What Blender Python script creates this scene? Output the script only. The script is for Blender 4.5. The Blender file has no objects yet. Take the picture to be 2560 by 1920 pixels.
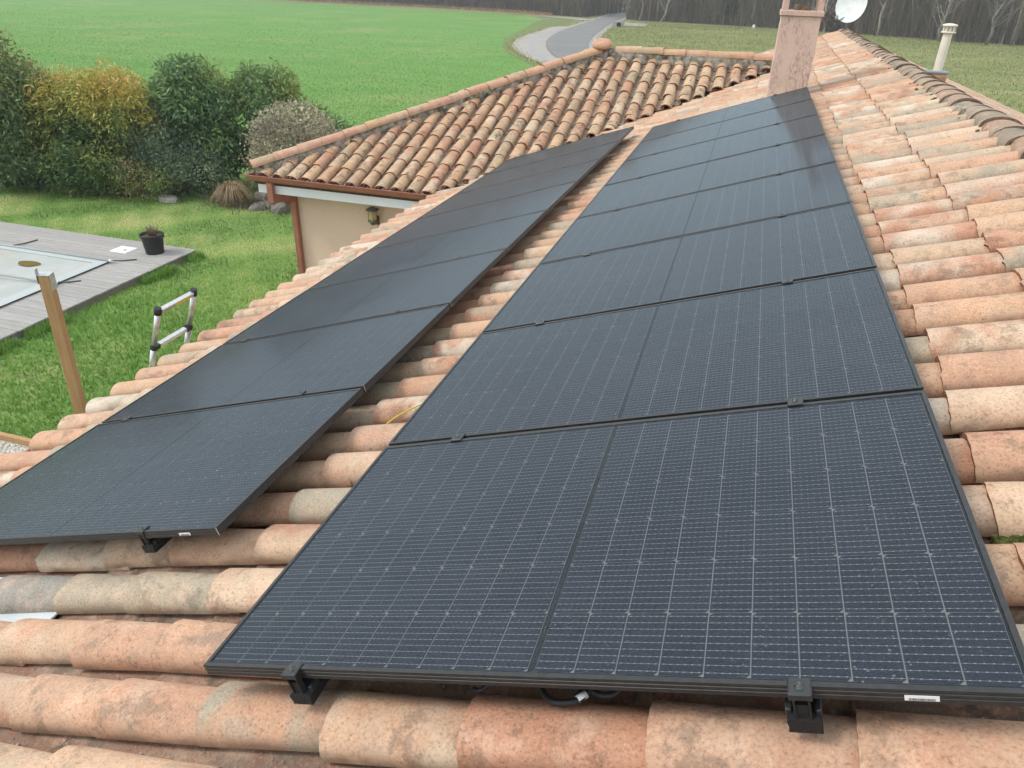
import bpy, bmesh, math, random
import numpy as np
from mathutils import Vector, Matrix

random.seed(7); rng = np.random.default_rng(7)
scene = bpy.context.scene
col = scene.collection

# ------------------------------------------------------------------ camera
RIGHT = Vector((0.95527135, 0.29437225, 0.02831311))
DOWN = Vector((0.16576770, -0.45371949, -0.87559105))
FWD = Vector((-0.24490349, 0.84112044, -0.48222264))
CAM = Vector((1.0685006, -0.9955351, 5.1196870))
FPX = 1836.08 / 2560.0
cam_d = bpy.data.cameras.new('camera'); cam = bpy.data.objects.new('camera', cam_d); col.objects.link(cam)
m = Matrix.Identity(4)
for i in range(3):
    m[i][0] = RIGHT[i]; m[i][1] = -DOWN[i]; m[i][2] = -FWD[i]; m[i][3] = CAM[i]
cam.matrix_world = m
cam_d.sensor_width = 36.0; cam_d.lens = 36.0 * FPX; cam_d.clip_start = 0.05; cam_d.clip_end = 3000
scene.camera = cam

# ------------------------------------------------------------------ world, sun, exposure
SUN_EL, SUN_AZ = math.radians(48), math.radians(248)      # soft light from the left, a little behind the camera
world = bpy.data.worlds.new('World'); scene.world = world; world.use_nodes = True
wn = world.node_tree; wn.nodes.clear()
w_out = wn.nodes.new('ShaderNodeOutputWorld'); w_bg = wn.nodes.new('ShaderNodeBackground')
w_sky = wn.nodes.new('ShaderNodeTexSky'); w_sky.sky_type = 'NISHITA'; w_sky.sun_disc = False
w_sky.sun_elevation = SUN_EL; w_sky.sun_rotation = SUN_AZ; w_sky.dust_density = 4.0; w_sky.air_density = 1.2
w_hs = wn.nodes.new('ShaderNodeHueSaturation'); w_hs.inputs['Saturation'].default_value = 0.35
w_mix = wn.nodes.new('ShaderNodeMixRGB'); w_mix.inputs[0].default_value = 0.72
w_mix.inputs[2].default_value = (8.6, 9.3, 10.0, 1)       # even cloud cover
wn.links.new(w_sky.outputs[0], w_hs.inputs['Color']); wn.links.new(w_hs.outputs[0], w_mix.inputs[1])
wn.links.new(w_mix.outputs[0], w_bg.inputs[0]); wn.links.new(w_bg.outputs[0], w_out.inputs[0])
w_bg.inputs[1].default_value = 0.11
sun_d = bpy.data.lights.new('sun', 'SUN'); sun_d.energy = 1.2; sun_d.angle = math.radians(16); sun_d.color = (1.0, 0.96, 0.9)
sun = bpy.data.objects.new('sun', sun_d); col.objects.link(sun)
sdir = Vector((math.sin(SUN_AZ) * math.cos(SUN_EL), math.cos(SUN_AZ) * math.cos(SUN_EL), math.sin(SUN_EL)))
sun.rotation_euler = sdir.to_track_quat('Z', 'Y').to_euler(); sun.location = (-20, -10, 40)
vs = scene.view_settings; vs.view_transform = 'Standard'; vs.look = 'None'; vs.gamma = 1.0; vs.use_curve_mapping = False
vs.exposure = 0.55
cy = scene.cycles; cy.max_bounces = 5; cy.diffuse_bounces = 2; cy.glossy_bounces = 3; cy.transmission_bounces = 2; cy.transparent_max_bounces = 6
cy.adaptive_threshold = 0.035; cy.volume_bounces = 0; cy.use_light_tree = False; cy.caustics_reflective = False; cy.caustics_refractive = False

# ------------------------------------------------------------------ helpers
def P(nt, v):
    return v.outputs[0] if hasattr(v, 'outputs') else v
class NT:
    """tiny node-tree writer"""
    def __init__(s, name):
        s.m = bpy.data.materials.new(name); s.m.use_nodes = True
        s.t = s.m.node_tree; s.t.nodes.clear()
        s.out = s.t.nodes.new('ShaderNodeOutputMaterial')
    def n(s, typ, ins=None, **attrs):
        nd = s.t.nodes.new(typ)
        for k, v in attrs.items(): setattr(nd, k, v)
        for k, v in (ins or {}).items(): s.put(nd.inputs[k], v)
        return nd
    def put(s, sock, v):
        if hasattr(v, 'outputs'): s.t.links.new(v.outputs[0], sock)
        elif isinstance(v, bpy.types.NodeSocket): s.t.links.new(v, sock)
        else: sock.default_value = v
    def math(s, op, a, b=0.0, c=None, clamp=False):
        nd = s.t.nodes.new('ShaderNodeMath'); nd.operation = op; nd.use_clamp = clamp
        s.put(nd.inputs[0], a); s.put(nd.inputs[1], b)
        if c is not None: s.put(nd.inputs[2], c)
        return nd.outputs[0]
    def ramp(s, f, stops, interp='LINEAR'):
        nd = s.t.nodes.new('ShaderNodeValToRGB'); cr = nd.color_ramp; cr.interpolation = interp
        while len(cr.elements) > 1: cr.elements.remove(cr.elements[-1])
        for i, (p, c) in enumerate(stops):
            e = cr.elements[0] if i == 0 else cr.elements.new(p)
            e.position = p; e.color = (*c, 1) if len(c) == 3 else c
        s.put(nd.inputs[0], f); return nd.outputs[0]
    def step(s, f, a, b):      # smooth 0..1 between a and b
        nd = s.t.nodes.new('ShaderNodeMapRange'); nd.clamp = True
        s.put(nd.inputs[0], f); nd.inputs[1].default_value = a; nd.inputs[2].default_value = b
        return nd.outputs[0]
    def mix(s, f, a, b, mode='MIX'):
        nd = s.t.nodes.new('ShaderNodeMixRGB'); nd.blend_type = mode
        s.put(nd.inputs[0], f)
        for i, v in ((1, a), (2, b)):
            if isinstance(v, tuple): v = (*v, 1) if len(v) == 3 else v
            s.put(nd.inputs[i], v)
        return nd.outputs[0]
    def noise(s, vec, scale, detail=3.0, rough=0.55, w=None, col=False):
        nd = s.t.nodes.new('ShaderNodeTexNoise')
        if w is not None: nd.noise_dimensions = '4D'; s.put(nd.inputs['W'], w)
        if vec is not None: s.put(nd.inputs['Vector'], vec)
        nd.inputs['Scale'].default_value = scale; nd.inputs['Detail'].default_value = detail; nd.inputs['Roughness'].default_value = rough
        return nd.outputs[1 if col else 0]
    def vor(s, vec, scale, w=None, rand=1.0, flat=False):
        nd = s.t.nodes.new('ShaderNodeTexVoronoi')
        if flat: nd.voronoi_dimensions = '2D'
        if w is not None: nd.voronoi_dimensions = '4D'; s.put(nd.inputs['W'], w)
        if vec is not None: s.put(nd.inputs['Vector'], vec)
        nd.inputs['Scale'].default_value = scale; nd.inputs['Randomness'].default_value = rand
        return nd
    def bsdf(s, color, rough=0.8, spec=0.3, metal=0.0, normal=None):
        nd = s.t.nodes.new('ShaderNodeBsdfPrincipled')
        if isinstance(color, tuple) and len(color) == 3: color = (*color, 1)
        s.put(nd.inputs['Base Color'], color); s.put(nd.inputs['Roughness'], rough)
        s.put(nd.inputs['Specular IOR Level'], spec); s.put(nd.inputs['Metallic'], metal)
        if normal is not None: s.put(nd.inputs['Normal'], normal)
        return nd
    def bump(s, h, strength=0.4, dist=0.01):
        nd = s.t.nodes.new('ShaderNodeBump'); nd.inputs['Strength'].default_value = strength; nd.inputs['Distance'].default_value = dist
        s.put(nd.inputs['Height'], h); return nd.outputs[0]
    def obj(s): return s.n('ShaderNodeTexCoord').outputs['Object']
    def done(s, sh):
        s.t.links.new(P(s.t, sh), s.out.inputs[0]); return s.m

def mesh_np(name, V, F, mats=(), smooth=False, attr=None):
    me = bpy.data.meshes.new(name)
    V = np.asarray(V, dtype=np.float32); F = np.asarray(F, dtype=np.int32)
    nf, k = F.shape
    me.vertices.add(len(V)); me.vertices.foreach_set('co', V.ravel())
    me.loops.add(nf * k); me.loops.foreach_set('vertex_index', F.ravel())
    me.polygons.add(nf); me.polygons.foreach_set('loop_start', np.arange(0, nf * k, k, dtype=np.int32))
    me.polygons.foreach_set('loop_total', np.full(nf, k, dtype=np.int32))
    if smooth: me.polygons.foreach_set('use_smooth', np.ones(nf, dtype=bool))
    if attr:
        for an, av in attr.items():
            a = me.attributes.new(an, 'FLOAT', 'POINT'); a.data.foreach_set('value', np.asarray(av, dtype=np.float32))
    for mt in mats: me.materials.append(mt)
    me.update(calc_edges=True); me.validate()
    return me
def link(name, me, parent=None, loc=None, rot=None):
    o = bpy.data.objects.new(name, me); col.objects.link(o)
    if parent is not None: o.parent = parent
    if loc is not None: o.location = loc
    if rot is not None: o.rotation_euler = rot
    return o
def empty(name, loc=(0, 0, 0), rot=(0, 0, 0), parent=None):
    o = link(name, None, parent, loc, rot); o.empty_display_size = 0.1; return o
def tag(o, label=None, cat=None, group=None, kind=None):
    if label: o['label'] = label
    if cat: o['category'] = cat
    if group: o['group'] = group
    if kind: o['kind'] = kind
    return o
def copy_obj(o, parent=None):
    c = o.copy(); col.objects.link(c); c.parent = parent; return c

class MB:
    """collects shapes for one mesh"""
    def __init__(s): s.v = []; s.f = []; s.mi = []; s.sm = []
    def add(s, V, F, mi=0, smooth=False):
        b = len(s.v); s.v += [tuple(x) for x in V]
        for f in F: s.f.append(tuple(i + b for i in f)); s.mi.append(mi); s.sm.append(smooth)
        return s
    def box(s, x0, x1, y0, y1, z0, z1, mi=0, M=None):
        V = [Vector((x, y, z)) for z in (z0, z1) for y in (y0, y1) for x in (x0, x1)]
        if M is not None: V = [M @ v for v in V]
        return s.add(V, [(0, 2, 3, 1), (4, 5, 7, 6), (0, 1, 5, 4), (2, 6, 7, 3), (0, 4, 6, 2), (1, 3, 7, 5)], mi)
    def cbox(s, x0, x1, y0, y1, z0, z1, b=0.003, mi=0, M=None):   # box with chamfered vertical and top edges
        pts = [(x0 + b, y0), (x1 - b, y0), (x1, y0 + b), (x1, y1 - b), (x1 - b, y1), (x0 + b, y1), (x0, y1 - b), (x0, y0 + b)]
        cx, cy = (x0 + x1) / 2, (y0 + y1) / 2
        ins = [(px + (b if px < cx else -b), py + (b if py < cy else -b)) for px, py in pts]
        V = [Vector((*p, z0)) for p in pts] + [Vector((*p, z1 - b)) for p in pts] + [Vector((*p, z1)) for p in ins]
        if M is not None: V = [M @ v for v in V]
        F = [tuple(range(7, -1, -1)), tuple(range(16, 24))]
        for r in (0, 8):
            for i in range(8): j = (i + 1) % 8; F.append((r + i, r + j, r + 8 + j, r + 8 + i))
        return s.add(V, F, mi)
    def prism(s, prof, a, b, mi=0, closed=True, smooth=False):
        """profile [(p,q)] mapped by functions a(p,q) -> start point, b(p,q) -> end point"""
        n = len(prof); V = [a(*p) for p in prof] + [b(*p) for p in prof]
        F = [(i, (i + 1) % n, n + (i + 1) % n, n + i) for i in range(n if closed else n - 1)]
        if closed: F += [tuple(range(n - 1, -1, -1)), tuple(range(n, 2 * n))]
        return s.add(V, F, mi, smooth)
    def tube(s, pts, r, n=8, mi=0, caps=True):
        pts = [Vector(p) for p in pts]; N = len(pts)
        rr = r if isinstance(r, (list, tuple)) else [r] * N
        V = []; up = None
        for i, p in enumerate(pts):
            d = (pts[min(i + 1, N - 1)] - pts[max(i - 1, 0)]).normalized()
            if up is None:
                up = d.orthogonal().normalized()
            else:
                up = (up - d * up.dot(d)).normalized()
            sd = d.cross(up)
            for k in range(n):
                a = 2 * math.pi * k / n; V.append(p + (up * math.cos(a) + sd * math.sin(a)) * rr[i])
        F = [(i * n + k, i * n + (k + 1) % n, (i + 1) * n + (k + 1) % n, (i + 1) * n + k) for i in range(N - 1) for k in range(n)]
        b = len(s.v); s.add(V, F, mi, True)
        if caps: s.f += [tuple(b + k for k in range(n - 1, -1, -1)), tuple(b + (N - 1) * n + k for k in range(n))]; s.mi += [mi, mi]; s.sm += [False, False]
        return s
    def lathe(s, prof, n=20, mi=0, M=None, smooth=True):
        V = []; 
        for r, z in prof:
            for k in range(n):
                a = 2 * math.pi * k / n; v = Vector((r * math.cos(a), r * math.sin(a), z)); V.append(M @ v if M is not None else v)
        F = [(i * n + k, i * n + (k + 1) % n, (i + 1) * n + (k + 1) % n, (i + 1) * n + k) for i in range(len(prof) - 1) for k in range(n)]
        return s.add(V, F, mi, smooth)
    def mesh(s, name, *mats):
        me = bpy.data.meshes.new(name); me.from_pydata(s.v, [], s.f)
        me.polygons.foreach_set('material_index', s.mi); me.polygons.foreach_set('use_smooth', s.sm)
        for mt in mats: me.materials.append(mt)
        me.update(); return me
    def build(s, name, mats, parent=None, loc=None, rot=None):
        if not isinstance(mats, (list, tuple)): mats = (mats,)
        return link(name, s.mesh(name, *mats), parent, loc, rot)

# ------------------------------------------------------------------ roof frame of the main slope
PT = math.radians(18.6); CP, SP = math.cos(PT), math.sin(PT); H0 = 3.6
def RP(u, v, h=0.0):       # roof coordinates (up the slope, along the ridge, off the panel plane) -> world
    return Vector((u * CP - h * SP, v, H0 + u * SP + h * CP))
ROOF_ROT = (0, -PT, 0); ROOF_LOC = (0, 0, H0)
def visible(p, margin=0.06):       # does a world point lie in the photograph's field of view
    d = Vector(p) - CAM; z = d.dot(FWD)
    if z < 0.1: return False
    x = d.dot(RIGHT) / z * FPX; y = d.dot(DOWN) / z * FPX
    return abs(x) < 0.5 + margin and abs(y) < 0.375 + margin

# ------------------------------------------------------------------ materials
def simple(name, color, rough=0.7, spec=0.3, metal=0.0, nscale=None, namt=0.15, bscale=None, bstr=0.2, bdist=0.004):
    t = NT(name); c = (*color, 1); nrm = None; o = t.obj()
    if nscale:
        f = t.noise(o, nscale, 4); lo = tuple(x * (1 - namt) for x in color); hi = tuple(min(1, x * (1 + namt)) for x in color)
        c = t.mix(t.step(f, 0.3, 0.7), lo, hi)
    if bscale: nrm = t.bump(t.noise(o, bscale, 3), bstr, bdist)
    return t.done(t.bsdf(c, rough, spec, metal, nrm))

def tile_material(name, pal, dark=0.0, grey=0.0, lich=0.5, soil=0.0):
    t = NT(name); o = t.obj()
    oi = t.n('ShaderNodeObjectInfo').outputs['Random']
    at = t.n('ShaderNodeAttribute', attribute_name='rnd').outputs['Fac']
    r = t.math('FRACT', t.math('ADD', oi, at))
    r2 = t.math('FRACT', t.math('MULTIPLY', r, 7.31)); r3 = t.math('FRACT', t.math('MULTIPLY', r, 17.7))
    def off(k): return t.n('ShaderNodeVectorMath', {0: o, 1: t.n('ShaderNodeCombineXYZ', {0: t.math('MULTIPLY', r, 60.0 + k), 1: t.math('MULTIPLY', r2, 41.0 + k), 2: k * 1.3})}, operation='ADD').outputs[0]
    q0 = off(0.0); q1 = off(9.0)
    n = len(pal)
    stops = [((i + 0.0) / n, c) for i, c in enumerate(pal)]
    c1 = t.ramp(r, stops, 'CONSTANT'); c2 = t.ramp(r2, stops, 'LINEAR')
    bl = t.noise(q0, 4.5, 2, 0.6)
    c = t.mix(t.step(bl, 0.43, 0.60), c1, c2)
    # worn pale bloom and firing stains
    bl2 = t.noise(q1, 9.0, 4, 0.65)
    c = t.mix(t.math('MULTIPLY', t.step(bl2, 0.50, 0.70), 0.55), c, (0.68, 0.475, 0.345))
    bl3 = t.noise(q0, 13.0, 3, 0.6)
    c = t.mix(t.math('MULTIPLY', t.step(bl3, 0.60, 0.72), 0.35), c, (0.40, 0.17, 0.105))
    # gritty surface
    g = t.noise(q0, 130.0, 3, 0.7)
    c = t.mix(0.85, c, t.ramp(g, [(0.30, (0.50, 0.44, 0.39)), (0.46, (0.93, 0.92, 0.91)), (0.56, (1.0, 1.0, 1.0)), (0.72, (1.0, 1.0, 1.0))]), 'MULTIPLY')
    c = t.mix(t.math('MULTIPLY', t.step(g, 0.58, 0.70), 0.35), c, (0.76, 0.585, 0.45))
    # dark specks and pits
    v = t.vor(q0, 120.0); sp = t.math('MULTIPLY', t.math('LESS_THAN', v.outputs['Distance'], t.math('MULTIPLY', t.n('ShaderNodeSeparateColor', {0: v.outputs['Color']}).outputs[2], 0.38)),
        t.math('GREATER_THAN', t.n('ShaderNodeSeparateColor', {0: v.outputs['Color']}).outputs[0], 0.66))
    patch = t.step(t.noise(q1, 7.0, 2, 0.6), 0.38, 0.62)
    c = t.mix(t.math('MULTIPLY', t.math('MULTIPLY', sp, patch), 0.6), c, (0.17, 0.105, 0.07))
    # lichen discs
    v2 = t.vor(q0, 16.0); dn = t.math('ADD', v2.outputs['Distance'], t.math('MULTIPLY', g, 0.10))
    ld = t.math('MULTIPLY', t.math('SUBTRACT', 1.0, t.step(dn, 0.11, 0.18)),
        t.math('GREATER_THAN', t.n('ShaderNodeSeparateColor', {0: v2.outputs['Color']}).outputs[1], 0.86))
    c = t.mix(t.math('MULTIPLY', ld, 0.65 * lich), c, t.ramp(r3, [(0.0, (0.18, 0.16, 0.11)), (0.55, (0.30, 0.10, 0.06)), (0.85, (0.55, 0.52, 0.44))], 'CONSTANT'))
    if dark:
        d = t.noise(q1, 14.0, 5, 0.72)
        gate = t.step(t.noise(q1, 3.2, 1, 0.5), 0.42, 0.6)
        c = t.mix(t.math('MULTIPLY', t.math('MULTIPLY', t.step(d, 0.52, 0.60), gate), dark), c, (0.075, 0.062, 0.048))
    if grey:
        d = t.noise(q0, 6.0, 3, 0.6)
        c = t.mix(t.math('MULTIPLY', t.step(d, 0.40, 0.62), grey), c, (0.27, 0.235, 0.17))
    if soil:      # ragged film of dried mud and algae creeping up from the channels
        sz = t.n('ShaderNodeSeparateXYZ', {0: o}).outputs[2]
        edge = t.math('ADD', t.math('MULTIPLY', sz, -14.0), t.math('MULTIPLY', t.math('SUBTRACT', bl2, 0.5), 2.2))
        edge = t.math('ADD', edge, t.math('MULTIPLY', t.math('SUBTRACT', g, 0.5), 1.2))
        c = t.mix(t.math('MULTIPLY', t.step(edge, 0.72, 1.15), soil), c, (0.20, 0.125, 0.075))
    nrm = t.bump(t.math('ADD', t.math('MULTIPLY', g, 0.5), bl3), 0.55, 0.006)
    rough = t.math('ADD', 0.62, t.math('MULTIPLY', bl2, 0.3))
    return t.done(t.bsdf(c, rough, 0.3, 0, nrm))

PAL_MAIN = [(0.541, 0.296, 0.186), (0.593, 0.362, 0.228), (0.603, 0.418, 0.279), (0.499, 0.255, 0.158), (0.572, 0.342, 0.219), (0.447, 0.362, 0.260), (0.634, 0.474, 0.335),
            (0.551, 0.306, 0.195), (0.603, 0.393, 0.251), (0.478, 0.235, 0.144), (0.645, 0.561, 0.446), (0.562, 0.337, 0.223), (0.395, 0.332, 0.246)]
PAL_WING = [(0.491, 0.263, 0.156), (0.560, 0.353, 0.195), (0.429, 0.318, 0.195), (0.517, 0.297, 0.176), (0.464, 0.230, 0.139),
            (0.586, 0.404, 0.235), (0.395, 0.297, 0.183), (0.604, 0.463, 0.316), (0.525, 0.327, 0.191)]
PAL_RIDGE = [(0.33, 0.235, 0.165), (0.29, 0.22, 0.16), (0.40, 0.24, 0.165), (0.36, 0.29, 0.205), (0.25, 0.20, 0.145)]
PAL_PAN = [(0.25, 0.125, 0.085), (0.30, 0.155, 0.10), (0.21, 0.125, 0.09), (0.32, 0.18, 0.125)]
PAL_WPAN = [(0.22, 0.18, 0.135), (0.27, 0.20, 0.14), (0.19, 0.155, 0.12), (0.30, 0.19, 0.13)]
M_tile = tile_material('terracotta_weathered', PAL_MAIN, 0.42, 0.25, 1.0, 0.6)
M_tile_far = tile_material('terracotta_weathered_far', PAL_MAIN, 0.35, 0.22, 0.9)
M_wing = tile_material('terracotta_lichen', PAL_WING, 0.75, 0.25, 0.7)
M_ridge = tile_material('terracotta_ridge', PAL_RIDGE, 0.5, 0.5, 0.8)
M_hip = tile_material('terracotta_hip', PAL_WING[:4] + [(0.55, 0.36, 0.24), (0.56, 0.30, 0.21)], 0.25, 0.15, 0.5)
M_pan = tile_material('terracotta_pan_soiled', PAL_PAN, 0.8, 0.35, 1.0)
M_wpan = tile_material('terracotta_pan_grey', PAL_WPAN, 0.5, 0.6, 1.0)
M_white_tile = tile_material('terracotta_limewashed', [(0.70, 0.68, 0.64), (0.62, 0.60, 0.57)], 0.35, 0.2, 0.4)
M_rim = simple('raw_clay_rim', (0.30, 0.135, 0.085), 0.9, 0.2, nscale=40, namt=0.3)
M_deckroof = simple('roof_underlay', (0.10, 0.062, 0.045), 0.95, 0.1, nscale=20, namt=0.4)

def mortar_material():
    t = NT('old_mortar'); o = t.obj()
    c = t.ramp(t.noise(o, 9, 5, 0.65), [(0.33, (0.06, 0.055, 0.04)), (0.42, (0.20, 0.18, 0.14)), (0.54, (0.37, 0.34, 0.29)), (0.75, (0.50, 0.47, 0.42))])
    c = t.mix(t.step(t.noise(o, 4, 4, 0.6), 0.55, 0.7), c, (0.14, 0.13, 0.045))
    nrm = t.bump(t.noise(o, 35, 5, 0.7), 1.0, 0.03)
    return t.done(t.bsdf(c, 0.95, 0.15, 0, nrm))
M_mortar = mortar_material()

M_black = simple('black_anodised', (0.030, 0.031, 0.031), 0.42, 0.5, 0.15, nscale=60, namt=0.25)
M_blackp = simple('black_plastic', (0.016, 0.017, 0.018), 0.55, 0.4)
M_clamp = simple('black_painted_clamp', (0.045, 0.05, 0.05), 0.38, 0.5, 0.4)
M_bolt = simple('dark_steel', (0.10, 0.105, 0.105), 0.35, 0.5, 0.9)
M_alu = simple('bare_aluminium', (0.62, 0.63, 0.63), 0.38, 0.5, 0.85)
M_sticker = simple('white_sticker', (0.78, 0.79, 0.80), 0.4, 0.4)
M_ink = simple('barcode_ink', (0.05, 0.05, 0.06), 0.5, 0.3)

def cell_material():
    t = NT('silicon_cell'); o = t.obj(); s = t.n('ShaderNodeSeparateXYZ', {0: o})
    # nine bright bus wires across the cell
    y = t.math('ADD', s.outputs[1], 0.083)
    ph = t.math('ABSOLUTE', t.math('SUBTRACT', t.math('FRACT', t.math('DIVIDE', y, 0.166 / 9)), 0.5))
    wire = t.math('LESS_THAN', ph, 0.028)
    # soldered dots on the wires
    xd = t.math('ABSOLUTE', t.math('SUBTRACT', t.math('FRACT', t.math('DIVIDE', t.math('ADD', s.outputs[0], 0.0415), 0.0138)), 0.5))
    dot = t.math('MULTIPLY', t.math('LESS_THAN', ph, 0.05), t.math('LESS_THAN', xd, 0.10))
    # fine fingers, barely lighter
    fi = t.math('LESS_THAN', t.math('FRACT', t.math('DIVIDE', s.outputs[0], 0.0028)), 0.16)
    oi = t.n('ShaderNodeObjectInfo').outputs['Random']
    base = t.mix(oi, (0.007, 0.010, 0.021), (0.011, 0.014, 0.027))
    base = t.mix(t.math('MULTIPLY', fi, 0.06), base, (0.16, 0.17, 0.18))
    c = t.mix(wire, base, (0.21, 0.22, 0.23)); c = t.mix(dot, c, (0.40, 0.40, 0.40))
    return t.done(t.bsdf(c, t.math('SUBTRACT', 0.5, t.math('MULTIPLY', wire, 0.15)), 0.4, t.math('MULTIPLY', wire, 0.5)))
M_cell = cell_material()
M_back = simple('backsheet_grey', (0.21, 0.21, 0.205), 0.7, 0.3)
M_backd = simple('backsheet_black', (0.012, 0.014, 0.018), 0.6, 0.3)

def glass_material():
    """wet solar glass: a clear sheet that mirrors the sky by Fresnel and carries rain drops and a thin dusty film"""
    t = NT('wet_solar_glass'); o = t.obj()
    oi = t.n('ShaderNodeObjectInfo').outputs['Random']
    vo = t.n('ShaderNodeVectorMath', {0: o, 1: t.n('ShaderNodeCombineXYZ', {0: t.math('MULTIPLY', oi, 37.0), 1: t.math('MULTIPLY', oi, 19.0), 2: 0.0})}, operation='ADD').outputs[0]
    v = t.vor(vo, 100.0, flat=True)
    rc = t.n('ShaderNodeSeparateColor', {0: v.outputs['Color']})
    size = t.math('MULTIPLY', t.math('POWER', rc.outputs[0], 3.0), 0.26)
    drop = t.math('MULTIPLY', t.step(t.math('SUBTRACT', t.math('ADD', size, 0.06), v.outputs['Distance']), 0.0, 0.12), t.math('GREATER_THAN', rc.outputs[1], 0.30))
    nrm = t.bump(drop, 0.8, 0.0014)
    v2 = t.vor(vo, 300.0, flat=True); rc2 = t.n('ShaderNodeSeparateColor', {0: v2.outputs['Color']})
    mist = t.math('MULTIPLY', t.math('LESS_THAN', v2.outputs['Distance'], 0.36), t.math('GREATER_THAN', rc2.outputs[0], 0.55))
    film = t.step(t.noise(vo, 2.2, 2, 0.6), 0.35, 0.75)
    fr = t.n('ShaderNodeFresnel', {'IOR': 1.48}).outputs[0]
    gl = t.n('ShaderNodeBsdfGlossy', {'Color': (0.74, 0.92, 0.96, 1), 'Roughness': t.math('ADD', 0.10, t.math('MULTIPLY', film, 0.06)), 'Normal': nrm})
    tr = t.n('ShaderNodeBsdfTransparent', {'Color': (0.93, 0.94, 0.95, 1)})
    base = t.n('ShaderNodeMixShader', {0: t.math('MULTIPLY', fr, 0.40), 1: tr, 2: gl})
    sc = t.math('ADD', t.math('MULTIPLY', t.math('MULTIPLY', drop, t.math('MULTIPLY', rc.outputs[2], t.math('ADD', 0.35, film))), 0.17), t.math('MULTIPLY', t.math('MULTIPLY', mist, rc2.outputs[1]), 0.03))
    sc = t.math('ADD', sc, t.math('ADD', 0.002, t.math('MULTIPLY', film, 0.008)))
    df = t.n('ShaderNodeBsdfDiffuse', {'Color': (0.55, 0.60, 0.64, 1)})
    return t.done(t.n('ShaderNodeMixShader', {0: sc, 1: base, 2: df}))
M_glass = glass_material()

def stucco(name, color, stain=(0.2, 0.15, 0.11), amt=0.0, bs=90, var=0.16):
    t = NT(name); o = t.obj(); g = t.noise(o, bs, 4, 0.7); b = t.noise(o, 2.2, 3)
    lo = tuple(x * (1 - var) for x in color); hi = tuple(min(1, x * (1 + var * 0.7)) for x in color)
    c = t.mix(t.step(g, 0.3, 0.7), lo, hi); c = t.mix(t.math('MULTIPLY', t.step(b, 0.4, 0.7), 0.3), c, tuple(x * 0.86 for x in color))
    if amt:
        st = t.n('ShaderNodeMapping', {'Vector': o, 'Scale': (14.0, 14.0, 5.0)})
        gate = t.step(t.noise(st, 0.33, 3, 0.6), 0.42, 0.60)
        d = t.math('MULTIPLY', t.step(t.noise(st, 4.5, 6, 0.8), 0.47, 0.62), gate)
        c = t.mix(t.math('MULTIPLY', d, amt), c, stain)
        c = t.mix(t.math('MULTIPLY', t.step(t.noise(o, 5, 4), 0.5, 0.7), 0.3), c, (0.47, 0.36, 0.24))
    return t.done(t.bsdf(c, 0.92, 0.15, 0, t.bump(g, 0.8, 0.01)))
M_wall = stucco('stucco_peach', (0.80, 0.595, 0.46), var=0.22, bs=60)
M_chim = stucco('stucco_pink_stained', (0.71, 0.51, 0.42), (0.16, 0.125, 0.10), 0.8, 70)
M_chim2 = stucco('stucco_pink', (0.68, 0.47, 0.38), (0.15, 0.11, 0.09), 0.35, 70)
M_gutter = simple('gutter_copper_paint', (0.33, 0.135, 0.085), 0.45, 0.4, nscale=8, namt=0.12)
M_fascia = simple('white_pvc', (0.74, 0.76, 0.77), 0.45, 0.4, nscale=3, namt=0.05)
M_ivory = simple('ivory_pvc', (0.70, 0.66, 0.55), 0.5, 0.4, nscale=6, namt=0.06)
M_galv = simple('galvanised_steel', (0.50, 0.53, 0.53), 0.42, 0.5, 0.7, nscale=25, namt=0.2)
M_lead = simple('lead_flashing', (0.26, 0.29, 0.31), 0.6, 0.3, 0.3)
M_flue = simple('clay_flue', (0.24, 0.17, 0.12), 0.9, 0.2, nscale=20, namt=0.4)

# ------------------------------------------------------------------ ground, field, road
def ground_mat(name, cols, s1, s2, bumps=0.5, bd=0.05, extra=None, stretch=None):
    t = NT(name); o = t.obj()
    vec = t.n('ShaderNodeMapping', {'Vector': o, 'Scale': stretch}) if stretch else o
    a = t.noise(vec, s1, 5, 0.62); b = t.noise(o, s2, 4, 0.7)
    c = t.mix(t.step(a, 0.36, 0.64), cols[0], cols[1]); c = t.mix(t.math('MULTIPLY', t.step(b, 0.45, 0.72), 0.6), c, cols[2])
    if extra:
        col3, sc, lo, hi, f = extra
        c = t.mix(t.math('MULTIPLY', t.step(t.noise(o, sc, 5, 0.65), lo, hi), f), c, col3)
    return t.done(t.bsdf(c, 0.95, 0.1, 0, t.bump(b, bumps, bd)))
M_meadow = ground_mat('meadow', ((0.157, 0.190, 0.060), (0.252, 0.263, 0.113), (0.316, 0.274, 0.145)), 0.35, 3.0, extra=((0.107, 0.168, 0.040), 0.12, 0.5, 0.65, 0.6))
M_field = ground_mat('young_crop', ((0.108, 0.243, 0.055), (0.138, 0.274, 0.068), (0.180, 0.291, 0.084)), 0.30, 5.0,
                     extra=((0.259, 0.291, 0.114), 0.11, 0.50, 0.70, 0.6), stretch=(0.35, 1.4, 1.0))
M_lawn = ground_mat('lawn_soil', ((0.137, 0.246, 0.059), (0.194, 0.291, 0.086), (0.251, 0.280, 0.108)), 0.9, 7.0, extra=((0.388, 0.336, 0.173), 0.55, 0.52, 0.68, 0.5))
M_asphalt = ground_mat('asphalt', ((0.185, 0.183, 0.176), (0.215, 0.212, 0.204), (0.25, 0.245, 0.235)), 0.25, 8.0, 0.2, 0.01)
M_gravelroad = ground_mat('pale_gravel_apron', ((0.33, 0.31, 0.275), (0.38, 0.355, 0.32), (0.29, 0.27, 0.24)), 0.4, 6.0, 0.3, 0.02)
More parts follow.
